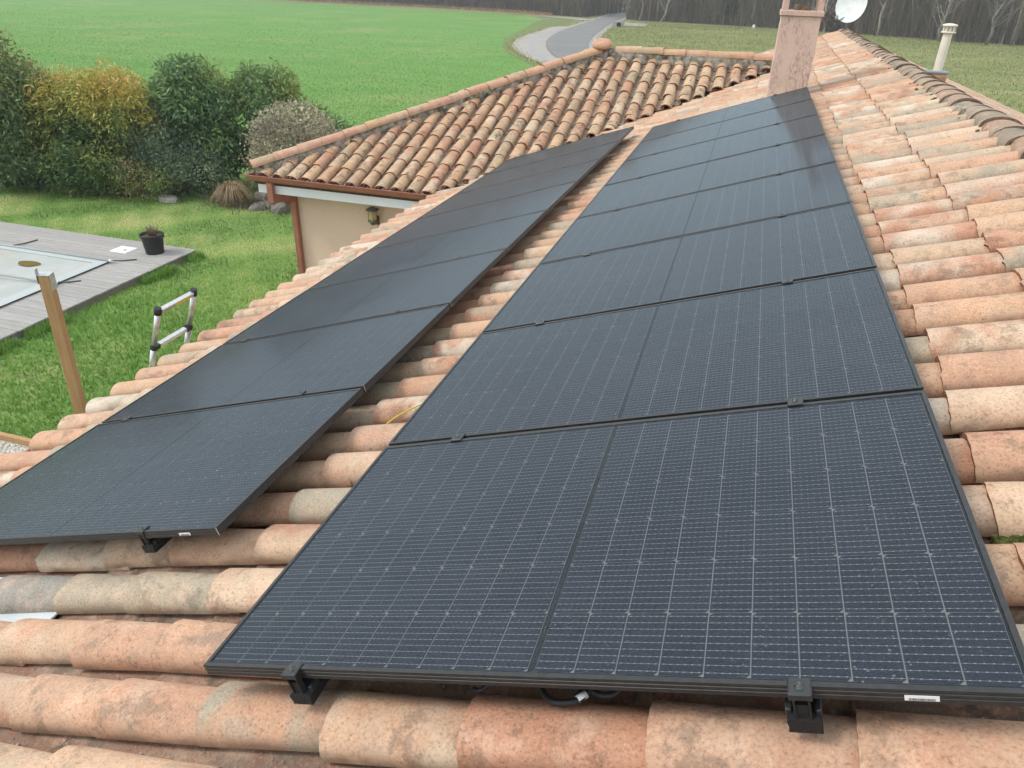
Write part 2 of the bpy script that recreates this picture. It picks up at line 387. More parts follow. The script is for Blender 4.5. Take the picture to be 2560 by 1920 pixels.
M_track = ground_mat('tyre_track', ((0.30, 0.295, 0.285), (0.345, 0.335, 0.32), (0.38, 0.365, 0.34)), 0.5, 5.0, 0.2, 0.02)
M_litter = ground_mat('leaf_litter', ((0.10, 0.072, 0.05), (0.15, 0.105, 0.07), (0.08, 0.062, 0.045)), 0.6, 4.0)
M_drygrass = ground_mat('dry_grass', ((0.42, 0.33, 0.18), (0.33, 0.26, 0.14), (0.5, 0.42, 0.26)), 0.8, 4.0)
M_verge = ground_mat('verge_grass', ((0.115, 0.165, 0.05), (0.175, 0.21, 0.075), (0.235, 0.22, 0.11)), 0.7, 4.0)

def sheet(name, pts, z, mat, parent=None, kind='structure'):
    """flat polygon on the ground, triangulated"""
    bm = bmesh.new(); vs_ = [bm.verts.new((x, y, z)) for x, y in pts]; f = bm.faces.new(vs_)
    if f.normal.z < 0: bmesh.ops.reverse_faces(bm, faces=[f])
    bmesh.ops.triangulate(bm, faces=bm.faces[:])
    me = bpy.data.meshes.new(name); bm.to_mesh(me); bm.free(); me.materials.append(mat)
    for p in me.polygons:
        if p.normal.z < 0: p.flip()
    o = link(name, me, parent)
    if kind: o['kind'] = kind
    return o
def smooth_line(pts, n=6):      # Catmull-Rom
    out = []; p = [Vector(q) for q in pts]
    for i in range(len(p) - 1):
        a, b, c, d = p[max(i - 1, 0)], p[i], p[i + 1], p[min(i + 2, len(p) - 1)]
        for k in range(n):
            t = k / n
            out.append(0.5 * ((2 * b) + (c - a) * t + (2 * a - 5 * b + 4 * c - d) * t * t + (3 * b - a - 3 * c + d) * t ** 3))
    out.append(p[-1]); return out

sheet('ground', [(-900, -300), (900, -300), (900, 1500), (-900, 1500)], 0.0, M_meadow)
FIELD = [(-400, 162), (-170, 150), (-91, 142), (-62, 136.6), (-45, 131.4), (-34, 126.2), (-30.4, 118), (-28.6, 105), (-26.5, 95), (-24.6, 84), (-22.8, 74.5), (-20.4, 66),
         (-17.8, 59.5), (-14.6, 53.5), (-10.5, 46), (-5, 38), (-2, 30), (-2, 18.6), (-30, 17.4), (-60, 16), (-120, 10), (-400, -10)]
sheet('crop_field', FIELD, 0.02, M_field)
sheet('lawn', [(-45, 17.0), (-30, 17.3), (-8, 18.3), (-1, 18.6), (-1, -12), (-45, -12)], 0.012, M_lawn)
sheet('verge', [(-30.4, 118), (-28.6, 105), (-26.5, 95), (-24.6, 84), (-22.8, 74.5), (-20.4, 66), (-17.8, 59.5), (-14.6, 53.5), (-10.5, 46), (-8, 46), (-12, 55), (-15, 60), (-18, 68), (-20.5, 78), (-22, 92), (-23, 101), (-27, 124)], 0.03, M_verge)
L_edge = [(-8.6, 47.0), (-11.2, 52.5), (-12.9, 56.5), (-15.1, 62.3), (-16.8, 67.7), (-18.8, 75.7), (-20.8, 88), (-22.0, 101.0), (-23.9, 124.9), (-26.1, 150.9), (-29.6, 189.4), (-32, 230)]
R_edge = [(-26.5, 230), (-25.4, 189), (-22.6, 155), (-21.3, 136.4), (-19.6, 115.3), (-17.6, 97.3), (-15.3, 80.0), (-13.3, 69.1), (-11.0, 60.8), (-8.2, 55.0), (-3, 51)]
Ls = [tuple(p[:2]) for p in smooth_line([(x, y, 0) for x, y in L_edge])]; Rs = [tuple(p[:2]) for p in smooth_line([(x, y, 0) for x, y in R_edge])]
sheet('road_shoulder', [(x - 0.75, y) for x, y in Ls] + [(x + 0.85, y) for x, y in Rs] + [(-2, 47)], 0.05, M_gravelroad)
apron = smooth_line([(-22.9, 101.5, 0), (-24.1, 98.5, 0), (-23.3, 89, 0), (-22.0, 77, 0), (-19.7, 67.0, 0), (-17.4, 60.8, 0), (-15.0, 56.0, 0), (-13.0, 52.6, 0), (-10.6, 48.6, 0), (-8, 45, 0)])
sheet('gravel_apron', [tuple(p[:2]) for p in apron] + [(-8.6, 47.2)] + [p for p in Ls if p[1] < 101], 0.065, M_gravelroad)
trk = smooth_line([(-21.9, 95, 0), (-21.2, 86, 0), (-19.9, 76.5, 0), (-18.0, 68.0, 0), (-15.9, 61.6, 0), (-13.6, 56.3, 0), (-11.6, 52.4, 0)])
sheet('worn_track', [(p.x - 0.55, p.y) for p in trk] + [(p.x + 0.1, p.y) for p in reversed(trk)], 0.080, M_track)
sheet('road', Ls + Rs + [(-2, 48)], 0.095, M_asphalt)
sheet('side_track', [(-23.2, 119.5), (-25, 119.5), (-30, 123.5), (-34.5, 127), (-34, 129), (-29, 126), (-23.7, 124)], 0.08, M_gravelroad)
sheet('culvert_apron', [(-19.4, 113), (-15.6, 108.5), (-14.2, 110), (-14.6, 118), (-19.6, 120)], 0.07, M_gravelroad)
sheet('woodland_floor', [(-26.5, 131), (-36, 135.5), (-49, 142), (-67, 146), (-96, 150.5), (-420, 175), (-420, 600), (-33, 600), (-33.5, 230), (-31.5, 189), (-28, 150)], 0.035, M_litter)
sheet('woodland_floor', [(-21.3, 150), (-18.2, 127.6), (-9.9, 127.5), (-2.1, 124.6), (6.3, 121.8), (16.0, 115.2), (24.2, 108.5), (34, 106), (46, 150), (70, 160), (420, 120), (420, 600), (-24.5, 600), (-25, 200)], 0.035, M_litter)
sheet('dry_verge', [(-33, 131.6), (-36, 135.8), (-49, 142.3), (-67, 146.2), (-96, 150.8), (-130, 153), (-130, 150.5), (-91, 147), (-62, 142.5), (-45, 137.2), (-33, 129.8)], 0.05, M_drygrass)

# ------------------------------------------------------------------ canal tiles
def tile_arrays(L=0.5, w0=0.180, w1=0.150, h0=0.078, h1=0.068, th=0.016, nseg=10, nlen=1, seed=0, pan=False):
    """half-round clay tile: x runs up the slope from its lower end, crest (or trough) at z = 0"""
    r = np.random.default_rng(seed); V = []; 
    wob = r.normal(0, 1, 8); edge_j = r.normal(0, 0.0011, nseg + 1) - 0.010 * (r.random(nseg + 1) < 0.03) * (nseg > 15)      # nibbled rim
    for side in (0, 1):
        for i in range(nlen + 1):
            t = i / nlen; x = L * t
            w = w0 + (w1 - w0) * t - 2 * th * side; h = h0 + (h1 - h0) * t - th * side
            zt = -th * side
            for k in range(nseg + 1):
                a = math.pi * k / nseg
                j = 0.0016 * (math.sin(2 * a + wob[0]) * wob[1] + math.sin(3 * a + wob[2] + 2.5 * t) * wob[3] + math.sin(4.5 * t + wob[4]) * wob[5])
                xx = x + ((0.004 * math.sin(a * 2 + wob[6]) * wob[7] + edge_j[k]) if i in (0, nlen) else 0)
                y = 0.5 * w * math.cos(a) * (1 + 0.10 * math.sin(a)) * (1 + j * 4)
                z = h * (math.sin(a) ** 0.9 - 1) + zt + j
                V.append((xx, y, -z if pan else z))
    m = nseg + 1; R = nlen + 1; F = []
    def q(a, b, c, d): F.append((a, d, c, b) if pan else (a, b, c, d))
    for i in range(nlen):
        for k in range(nseg):
            a = i * m + k; q(a, a + m, a + m + 1, a + 1)
            b = R * m + a; q(b, b + 1, b + m + 1, b + m)
    o = R * m
    for k in range(nseg):
        q(k, k + 1, o + k + 1, o + k)
        a = nlen * m + k; q(a + 1, a, o + a, o + a + 1)
    for i in range(nlen):
        a = i * m; q(a, o + a, o + a + m, a + m)
        a = i * m + nseg; q(a + m, o + a + m, o + a, a)
    mi = np.zeros(len(F), dtype=np.int32); mi[2 * nlen * nseg:2 * nlen * nseg + 2 * nseg:2] = 1      # lower rim shows the raw clay
    return np.array(V, dtype=np.float32), np.array(F, dtype=np.int32), mi

def tile_meshes(name, mat, n, rim=None, **kw):
    out = []
    for s in range(n):
        V, F, mi = tile_arrays(seed=s + 1, **kw); me = mesh_np(name, V, F, (mat, rim or M_rim), True); me.polygons.foreach_set('material_index', mi); out.append(me)
    for me in out:      # keep rims crisp
        try: me.set_sharp_from_angle(angle=math.radians(38))
        except Exception: pass
    return out
def join_tiles(name, mats4, VF, mat, parent):
    V, F, mi = VF; n = len(mats4)
    if n == 0: return None
    A = np.array([np.array(m_) for m_ in mats4], dtype=np.float32)
    Vh = np.concatenate([V, np.ones((len(V), 1), np.float32)], 1)
    AV = np.einsum('nij,vj->nvi', A, Vh)[:, :, :3].reshape(-1, 3)
    AF = (F[None] + (np.arange(n) * len(V))[:, None, None]).reshape(-1, 4)
    rnd = np.repeat(rng.random(n), len(V))
    me = mesh_np(name, AV, AF, (mat, M_rim), True, {'rnd': rnd}); me.polygons.foreach_set('material_index', np.tile(mi, n))
    try: me.set_sharp_from_angle(angle=math.radians(38))
    except Exception: pass
    o = link(name, me, parent); o['kind'] = 'stuff'; return o
def tile_matrix(x, y, z, yaw=0.0, tilt=0.043, sx=1.0, roll=0.0):
    return Matrix.Translation((x, y, z)) @ Matrix.Rotation(yaw, 4, 'Z') @ Matrix.Rotation(tilt, 4, 'Y') @ Matrix.Rotation(roll, 4, 'X') @ Matrix.Diagonal((sx, 1, 1, 1))
def J(s): return random.gauss(0, s)

house = empty('house', (0, 0, 0))
tag(house, 'single storey house with terracotta canal tile roof and peach stucco wing', 'house')

# main slope: deck, covers, pans
U_EAVE, U_RIDGE, V0, V1 = -3.17, 2.80, -0.95, 18.05
mb = MB()
mb.box(U_EAVE + 0.08, U_RIDGE + 0.02, V0 - 0.1, V1, -0.32, -0.262)
main_roof = mb.build('main_roof', M_deckroof, house, ROOF_LOC, ROOF_ROT)
WING_Y0, WING_Z0, WING_RY = 8.45, 2.54, 12.9
def y_valley(x): return 8.5 + (x + 2.7) / 0.975
def in_wing(x, y): return x < 1.42 and y_valley(x) + 0.32 < y < 2 * WING_RY - y_valley(x) - 0.32
def under_panel(u, v, mg=0.12):
    up = mg < u < 1.755 - mg * 3 and mg < v < 8.44 - mg
    lo_u = u - 0.0138 * (v - 0.61)
    lo = -2.2 + mg < lo_u < -0.45 - mg * 3 and 0.61 + mg < v < 9.05 - mg
    return up or lo
fronts = [-3.16] + [-0.42 + 0.3755 * j for j in range(-6, 8)]
PITCH = 0.2375
covers, pans = [], []
for k in range(-4, 77):
    v = 0.012 + PITCH * k; rowj = J(0.006)
    if v > V1 - 0.05: break
    for ji, u in enumerate(fronts):
        uu = u + 0.012 * v * min(1, max(0, (u + 3.13) / 5.9))
        for lst, dv in ((covers, 0.0), (pans, PITCH / 2)):
            vv = v + dv; w = RP(uu + 0.2, vv, -0.12)
            if in_wing(w.x, w.y): continue
            if v < 8.5 and w.x < -2.9 and w.y > 8.3: continue
            sx = 1.12 if ji == 0 else (1.06 if ji == len(fronts) - 1 else 1.0)
            m4 = tile_matrix(uu + J(0.008), vv + rowj + J(0.005), (-0.118 if dv == 0 else -0.232) + J(0.003), J(0.014), 0.043, sx, J(0.02))
            c_ = RP(uu + 0.22, vv, -0.13); d = c_ - CAM
            lst.append((d.length if visible(c_) and not under_panel(uu + 0.25, vv) else 1e9, m4, k, ji))
mesh_near = tile_meshes('roof_tile', M_tile, 6, nseg=22, nlen=4)
mesh_far = tile_meshes('roof_tile', M_tile, 5, nseg=10, nlen=1)
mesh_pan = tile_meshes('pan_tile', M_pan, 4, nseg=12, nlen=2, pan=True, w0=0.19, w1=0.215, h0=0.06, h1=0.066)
grey_tile = tile_meshes('roof_tile', tile_material('terracotta_grey', [(0.34, 0.315, 0.275), (0.29, 0.27, 0.235)], 0.3, 0.3, 0.6), 1, nseg=22, nlen=4)[0]
white_tile = tile_meshes('roof_tile', M_white_tile, 1, nseg=22, nlen=4)[0]
covers.sort(key=lambda t: t[0]); pans.sort(key=lambda t: t[0])
NC = 300
for i, (d, m4, k, ji) in enumerate(covers[:NC]):
    me = mesh_near[i % 6] if d < 4.2 else mesh_far[i % 5]
    if k == 2 and -2.1 < fronts[ji] < -1.4: me = white_tile if fronts[ji] < -1.7 else grey_tile
    o = link('roof_tile', me, main_roof); o.matrix_local = m4
join_tiles('far_roof_tiles', [c[1] for c in covers[NC:]], tile_arrays(nseg=8, nlen=1), M_tile_far, main_roof)
NP = 70
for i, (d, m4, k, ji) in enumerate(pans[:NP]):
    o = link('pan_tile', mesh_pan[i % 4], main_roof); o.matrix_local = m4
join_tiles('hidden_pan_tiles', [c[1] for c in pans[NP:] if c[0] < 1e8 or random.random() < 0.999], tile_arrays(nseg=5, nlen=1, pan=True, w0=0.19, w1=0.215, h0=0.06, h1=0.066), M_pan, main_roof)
# exposed white underlay sheet where pan tiles are missing low on the slope
mb = MB(); mb.box(-1.75, -1.16, 0.22, 0.40, -0.200, -0.194)
mb.build('underlay_sheet', simple('white_membrane', (0.52, 0.56, 0.57), 0.5, 0.3, nscale=4, namt=0.06), main_roof)

# right-hand slope beyond the ridge
RX, RZ, RSL = 2.72, 4.385, math.atan(0.368)
mb = MB(); mb.box(0.0, 5.2, V0 - 0.1, V1, -0.17, -0.10)
right_roof = mb.build('right_roof', M_deckroof, house, (RX, 0, RZ + 0.0), (0, RSL, 0))
rt = []
for k in range(-4, 77):
    v = 0.05 + PITCH * k
    if v > V1 - 0.05: break
    for j in range(14):
        rt.append(Matrix.Translation((0.52 + 0.3755 * j + J(0.008), v + J(0.006), J(0.003))) @ Matrix.Rotation(math.pi, 4, 'Z') @ Matrix.Rotation(0.043, 4, 'Y'))
join_tiles('right_slope_tiles', rt, tile_arrays(nseg=8, nlen=1), M_tile_far, right_roof)

# main ridge caps on a mortar bed
def mortar_strip(name, path, half, height, parent, seed=0, step=0.05):
    """lumpy bed of mortar under a line of cap tiles; path runs from a to b in world space"""
    a, b = Vector(path[0]), Vector(path[1]); L = (b - a).length; n = int(L / step); d = (b - a).normalized()
    up = Vector((0, 0, 1)); up = (up - d * up.dot(d)).normalized(); sd = d.cross(up)
    r = np.random.default_rng(seed); prof = [(-1.0, -1.0), (-1.02, -0.35), (-0.80, 0.0), (0, 0.16), (0.80, 0.0), (1.02, -0.35), (1.0, -1.0)]
    V = []; F = []; m_ = len(prof)
    for i in range(n + 1):
        c = a + d * (L * i / n)
        for p, q in prof:
            V.append(c + sd * (p * half * (1 + r.normal(0, 0.075))) + up * (q * height + r.normal(0, 0.006)))
    for i in range(n):
        for k in range(m_ - 1): F.append((i * m_ + k, i * m_ + k + 1, (i + 1) * m_ + k + 1, (i + 1) * m_ + k))
    return MB().add(V, F, 0, False).build(name, M_mortar, parent)
def cap_line(name, a, b, parent, meshes, exposure=0.365, z=0.0, skip_end=0.0, tilt=0.03):
    a, b = Vector(a), Vector(b); d = (b - a).normalized(); up = Vector((0, 0, 1)); up = (up - d * up.dot(d)).normalized(); sd = up.cross(d)
    base = Matrix(((d.x, sd.x, up.x, 0), (d.y, sd.y, up.y, 0), (d.z, sd.z, up.z, 0), (0, 0, 0, 1)))
    n = int(((b - a).length - skip_end) / exposure + 0.5)
    for i in range(n):
        p = a + d * (exposure * i + J(0.008)) + sd * J(0.006) + up * (z + J(0.004))
        o = link(name, meshes[i % len(meshes)], parent); o.matrix_local = Matrix.Translation(p) @ base @ Matrix.Rotation(J(0.02), 4, 'Z') @ Matrix.Rotation(tilt + J(0.006), 4, 'Y')
RA, RB = (2.715, -0.9, 4.398), (2.785, 18.1, 4.402)
M_rimd = simple('old_rim', (0.17, 0.115, 0.08), 0.95, 0.15, nscale=40, namt=0.35)
mesh_ridge = tile_meshes('ridge_tile', M_ridge, 6, M_rimd, nseg=16, nlen=2, w0=0.268, w1=0.220, h0=0.100, h1=0.084, th=0.018, L=0.46)
mortar_strip('ridge_mortar', ((2.70, -0.95, 4.350), (2.77, 18.05, 4.354)), 0.112, 0.14, house, 3)
cap_line('ridge_tile', RA, RB, house, mesh_ridge, 0.345)

# wing roof
WROT = (PT, 0, 0)
def WP(x, s, h=0.0): return Vector((x, WING_Y0 + s * CP - h * SP, WING_Z0 + s * SP + h * CP))
def x_hip(y): return -5.85 + (y - 8.5) * 0.977
S_R = (WING_RY - WING_Y0) / CP
mb = MB()
dk = -0.150
mb.add([(-5.80, -0.02, dk), (-2.62, -0.02, dk), (1.42, S_R, dk), (-1.5, S_R, dk), (-5.80, -0.02, dk - 0.06), (-2.62, -0.02, dk - 0.06), (1.42, S_R, dk - 0.06), (-1.5, S_R, dk - 0.06)],
       [(0, 1, 2, 3), (7, 6, 5, 4), (0, 4, 5, 1), (1, 5, 6, 2), (2, 6, 7, 3), (3, 7, 4, 0)])
wing_roof = mb.build('wing_roof', M_deckroof, house, (0, WING_Y0, WING_Z0), WROT)
mesh_wt = tile_meshes('wing_tile', M_wing, 6, nseg=10, nlen=1, w0=0.176, w1=0.148)
mesh_wp = tile_meshes('pan_tile', M_wpan, 4, nseg=6, nlen=1, pan=True, w0=0.19, w1=0.215, h0=0.055, h1=0.062)
def wing_column(x, is_pan):
    yv = y_valley(x) + (0.12 if not is_pan else 0.22) + J(0.03); sv = max(-0.04, (yv - WING_Y0) / CP)
    yh = 8.5 + (x + 5.85) / 0.977; se = min(S_R, (yh - WING_Y0) / CP) - 0.02
    out = []
    for j in range(14):
        f0 = -0.04 + 0.3755 * j; f1 = f0 + 0.3755
        if f1 <= sv + 0.08: continue
        f = max(f0, sv); e = min(f0 + 0.5, se)
        if e - f < 0.14: continue
        out.append((f, e - f))
    return out
n_w = 0
for i in range(34):
    for is_pan, dx in ((False, 0.0), (True, 0.118)):
        x = -5.60 + 0.2365 * i + dx + J(0.003)
        if x > 1.5: continue
        for (s, ln) in wing_column(x, is_pan):
            m4 = Matrix.Translation((x + J(0.006), s + J(0.008), (-0.112 if is_pan else 0.0) + J(0.003))) @ Matrix.Rotation(math.pi / 2 + J(0.014), 4, 'Z') @ Matrix.Rotation(0.043, 4, 'Y') @ Matrix.Rotation(J(0.02), 4, 'X') @ Matrix.Diagonal((ln / 0.5, 1, 1, 1))
            o = link('pan_tile' if is_pan else 'wing_tile', (mesh_wp if is_pan else mesh_wt)[random.randrange(4 if is_pan else 6)], wing_roof); o.matrix_local = m4
            n_w += 1
# hip end and far slope of the wing (seen only as slivers)
zc = WING_Z0 - 0.13
eL, eB = -5.85, 2 * WING_RY - 8.45; zR = WING_Z0 + S_R * SP - 0.13
mb = MB()
mb.add([(eL, 8.45, zc), (-1.5, WING_RY, zR), (eL, eB, zc)], [(0, 1, 2)])
mb.add([(eL, eB, zc), (-1.5, WING_RY, zR), (1.42, WING_RY, zR), (-2.62, eB, zc)], [(0, 1, 2, 3)])
back_roof = mb.build('wing_back_roof', M_deckroof, house)
ht = []
for i in range(38):
    y = 8.55 + 0.2365 * i
    dist = min(y - 8.45, eB - y)
    for j in range(13):
        s = -0.04 + 0.3755 * j
        if s * CP + 0.28 > dist * 0.977: break
        ht.append(Matrix.Translation((eL + s * CP, y, WING_Z0 + s * SP)) @ Matrix.Rotation(-PT, 4, 'Y') @ Matrix.Rotation(0.043, 4, 'Y'))
for i in range(32):
    x = -5.5 + 0.2365 * i
    lim = min((x - eL) / 0.977, S_R * CP)
    for j in range(13):
        s = -0.04 + 0.3755 * j
        if s * CP + 0.28 > lim: break
        if (eB - s * CP) < 2 * WING_RY - y_valley(x) and x > -2.7: pass
        ht.append(Matrix.Translation((x, eB - s * CP, WING_Z0 + s * SP)) @ Matrix.Rotation(-PT, 4, 'X') @ Matrix.Rotation(-math.pi / 2, 4, 'Z') @ Matrix.Rotation(0.043, 4, 'Y'))
join_tiles('back_slope_tiles', ht, tile_arrays(nseg=6, nlen=1), M_wing, back_roof)
# hips and wing ridge: mortar and caps
mesh_hip = tile_meshes('hip_tile', M_hip, 6, nseg=12, nlen=1, w0=0.215, w1=0.185, h0=0.095, h1=0.085, L=0.45)
HA, HB = Vector((-5.82, 8.47, WING_Z0 + 0.0)), Vector((-1.55, WING_RY - 0.02, WING_Z0 + S_R * SP))
mortar_strip('hip_mortar', (HA + Vector((0.02, 0.02, 0.052)), HB + Vector((0, 0, 0.052))), 0.092, 0.20, house, 5)
cap_line('hip_tile', HA + Vector((0, 0, 0.132)), HB + Vector((0, 0, 0.132)), house, mesh_hip, 0.365)
HC = Vector((-5.82, 2 * WING_RY - 8.47, WING_Z0))
mortar_strip('hip_mortar', (HC + Vector((0, 0, 0.07)), HB + Vector((0, 0.04, 0.07))), 0.10, 0.20, house, 6)
cap_line('hip_tile', HC + Vector((0, 0, 0.132)), HB + Vector((0, 0.04, 0.132)), house, mesh_hip, 0.365)
WA, WB = Vector((-1.38, WING_RY, WING_Z0 + S_R * SP)), Vector((1.75, WING_RY, WING_Z0 + S_R * SP))
mortar_strip('wing_ridge_mortar', (WA + Vector((-0.1, 0, 0.06)), WB + Vector((-0.2, 0, 0.06))), 0.10, 0.19, house, 7)
cap_line('wing_ridge_tile', WB + Vector((0, 0, 0.135)), WA + Vector((0, 0, 0.135)), house, mesh_hip, 0.37)
# broad shell that closes the hip junction
mb = MB(); prof = [(0.004, 0.15), (0.055, 0.145), (0.10, 0.125), (0.14, 0.085), (0.158, 0.03), (0.160, -0.05), (0.146, -0.05), (0.14, 0.02)]
mb.lathe(prof, 20, 0, Matrix.Rotation(math.radians(25), 4, 'X') @ Matrix.Diagonal((1.08, 0.9, 0.5, 1)))
mb.build('junction_cap_tile', M_hip, house, HB + Vector((0.02, -0.04, 0.145)))

# walls
mb = MB(); mb.box(-2.62, 7.0, -1.2, 17.8, 0, 2.25)
mb.build('main_wall', M_wall, house)
mb = MB(); mb.box(-5.50, -2.0, 8.90, 16.9, 0, 2.222)
mb.build('wing_wall', M_wall, house)
# fascia, soffit, gutter, downpipe of the wing
mb = MB(); mb.box(-5.76, -2.70, 8.50, 8.525, 2.21, 2.455)
mb.box(-5.76, -5.735, 8.526, 17.2, 2.21, 2.455)
mb.box(-5.733, -2.70, 8.527, 8.90, 2.225, 2.245); mb.build('fascia', M_fascia, house)
gprof = [(0.0, 0.0), (0.0, -0.055), (-0.018, -0.078), (-0.075, -0.085), (-0.098, -0.055), (-0.104, -0.012), (-0.122, -0.010), (-0.124, 0.004), (-0.106, 0.006), (-0.098, -0.006), (-0.092, -0.050), (-0.072, -0.075), (-0.020, -0.068), (-0.006, -0.05), (-0.006, 0.0)]
mb = MB(); GZ = 2.475
mb.prism(gprof, lambda p, q: Vector((-5.765 + p, 8.497 + p, GZ + q)), lambda p, q: Vector((-2.72, 8.497 + p, GZ + q)))
mb.prism(gprof, lambda p, q: Vector((-5.765 + p, 17.2, GZ + q)), lambda p, q: Vector((-5.765 + p, 8.497 + p, GZ + q)))
gut = mb.build('gutter', M_gutter, house)
for x in (-5.45, -4.85, -4.25, -3.65, -3.05):
    MB().box(x - 0.012, x + 0.012, 8.372, 8.4965, GZ + 0.0075, GZ + 0.012).build('bracket', M_lead, gut)
mb = MB()
mb.box(-5.55, -5.46, 8.400, 8.475, 2.18, 2.388)
mb.add([(-5.55, 8.40, 2.18), (-5.46, 8.40, 2.18), (-5.46, 8.475, 2.22), (-5.55, 8.475, 2.22), (-5.45, 8.80, 2.03), (-5.36, 8.80, 2.03), (-5.36, 8.893, 2.13), (-5.45, 8.893, 2.13), (-5.55, 8.40, 2.10), (-5.46, 8.40, 2.10)],
       [(8, 9, 5, 4), (9, 2, 6, 5), (2, 3, 7, 6), (3, 8, 4, 7), (0, 1, 9, 8), (4, 5, 6, 7), (1, 2, 9), (0, 8, 3)])
mb.cbox(-5.45, -5.36, 8.81, 8.893, 0.05, 2.125, 0.008)
mb.build('downpipe', M_gutter, house)
# main eave: fascia and gutter just under the tile ends
mb = MB(); mb.box(-2.90, -2.875, -1.2, 8.35, 2.16, 2.36); mb.build('fascia', M_fascia, house)
mb = MB(); mb.prism(gprof, lambda p, q: Vector((-2.905 + p, 8.35, 2.36 + q)), lambda p, q: Vector((-2.905 + p, -1.2, 2.36 + q))); mb.build('gutter', M_gutter, house)

# moss pads and grit caught in the channels
def lumps(name, spots, mat, parent, seed, n=5):
    mb = MB(); r = random.Random(seed)
    for (x, y, z, rx, ry, rz) in spots:
        V = []; F = []; nn, mm = 8, 4
        for i in range(mm + 1):
            ph = math.pi / 2 * i / mm
            for k in range(nn):
                a = 2 * math.pi * k / nn; q = 1 + r.uniform(-0.2, 0.2)
                V.append((x + rx * math.cos(a) * math.cos(ph) * q, y + ry * math.sin(a) * math.cos(ph) * q, z + rz * math.sin(ph) * q))
        for i in range(mm):
            for k in range(nn): F.append((i * nn + k, i * nn + (k + 1) % nn, (i + 1) * nn + (k + 1) % nn, (i + 1) * nn + k))
        mb.add(V, F, 0, True)
    o = mb.build(name, mat, parent); o['kind'] = 'stuff'; return o
t = NT('moss'); o_ = t.obj(); c_ = t.ramp(t.noise(o_, 60, 4, 0.7), [(0.3, (0.04, 0.045, 0.015)), (0.55, (0.11, 0.125, 0.035)), (0.8, (0.20, 0.21, 0.07))])
M_moss = t.done(t.bsdf(c_, 0.95, 0.1, 0, t.bump(t.noise(o_, 180, 3), 1.0, 0.012)))
sp = []
for u in (-1.02, -0.62, -0.52, -0.45, -0.14, 0.06, 0.32, 0.36, 0.78, 1.20, 1.52):
    sp.append((u + J(0.02), 0.085 + J(0.01), -0.185, abs(J(0.012)) + 0.022, 0.012, 0.014))
for u in (1.86, 1.88, 1.83, 2.25): sp.append((u, 0.60 + 0.2375 * random.randrange(3), -0.19, 0.025, 0.02, 0.022))
for _ in range(26):
    u = random.uniform(2.66, 2.72); v = random.uniform(3, 12); sp.append((u, v, -0.150, 0.014, 0.022, 0.012))
lumps('moss', sp, M_moss, main_roof, 5)
gs = []
for _ in range(420):
    k = random.randrange(-2, 4); gs.append((random.uniform(-1.5, 2.2), 0.012 + PITCH * (k + 0.5) + J(0.026), -0.226 + abs(J(0.006)), *(random.uniform(0.002, 0.0055) for _ in range(3))))
t = NT('grit'); c_ = t.ramp(t.noise(t.obj(), 45, 2), [(0.3, (0.16, 0.11, 0.08)), (0.5, (0.42, 0.33, 0.25)), (0.7, (0.62, 0.56, 0.48))])
lumps('grit', gs, t.done(t.bsdf(c_, 0.9, 0.2)), main_roof, 6)

# ------------------------------------------------------------------ solar panels
PL, PW, PH, PGAP = 1.755, 1.038, 0.030, 0.020
side = [(0, -0.0006), (0, -0.0065), (0.0014, -0.0075), (0.0014, -0.0095), (0, -0.0105), (0, -0.0165), (0.0014, -0.0175), (0.0014, -0.0195), (0, -0.0205), (0, -0.0300),
        (0.024, -0.0300), (0.024, -0.0285), (0.003, -0.0285), (0.003, -0.006), (0.011, -0.006), (0.011, -0.0006), (0.0104, 0), (0.0006, 0)]
mb = MB()
corners = [((0, 0), (1, 1)), ((PL, 0), (-1, 1)), ((PL, PW), (-1, -1)), ((0, PW), (1, -1))]
for i in range(4):
    (ax, ay), (adx, ady) = corners[i]; (bx, by), (bdx, bdy) = corners[(i + 1) % 4]
    mb.prism(side, lambda p, q, ax=ax, ay=ay, adx=adx, ady=ady: Vector((ax + adx * p, ay + ady * p, q)),
             lambda p, q, bx=bx, by=by, bdx=bdx, bdy=bdy: Vector((bx + bdx * p, by + bdy * p, q)))
bmx = bmesh.new(); me_frame = mb.mesh('frame', M_black); bmx.from_mesh(me_frame); bmesh.ops.recalc_face_normals(bmx, faces=bmx.faces[:]); bmx.to_mesh(me_frame); bmx.free()
me_glass = MB().add([(0.0112, 0.0112, -0.0012), (PL - 0.0112, 0.0112, -0.0012), (PL - 0.0112, PW - 0.0112, -0.0012), (0.0112, PW - 0.0112, -0.0012)], [(0, 1, 2, 3)]).mesh('glass', M_glass)
CX, CY = 0.083, 0.166; GX, GY, MID = 0.0024, 0.0016, 0.018
x_start = (PL - (20 * CX + 18 * GX + MID)) / 2; y_start = (PW - (6 * CY + 5 * GY)) / 2
cw, ch, b_ = CX / 2, CY / 2, 0.0075
me_cell = MB().add([(-cw, -ch, 0), (cw - b_, -ch, 0), (cw, -ch + b_, 0), (cw, ch, 0), (-cw + b_, ch, 0), (-cw, ch - b_, 0)], [(0, 1, 2, 3, 4, 5)]).mesh('cell', M_cell)
mb = MB()
mb.box(0.0115, PL - 0.0115, 0.0115, PW - 0.0115, -0.0058, -0.0050, 1)
xa, xm = x_start - 0.001, x_start + 10 * CX + 9 * GX + 0.001
for a in (xa, xm + MID - 0.002):
    mb.add([(a, y_start, -0.0046), (a + 10 * CX + 9 * GX + 0.002, y_start, -0.0046), (a + 10 * CX + 9 * GX + 0.002, PW - y_start, -0.0046), (a, PW - y_start, -0.0046)], [(0, 1, 2, 3)], 0)
me_back = mb.mesh('backsheet', M_back, M_backd)
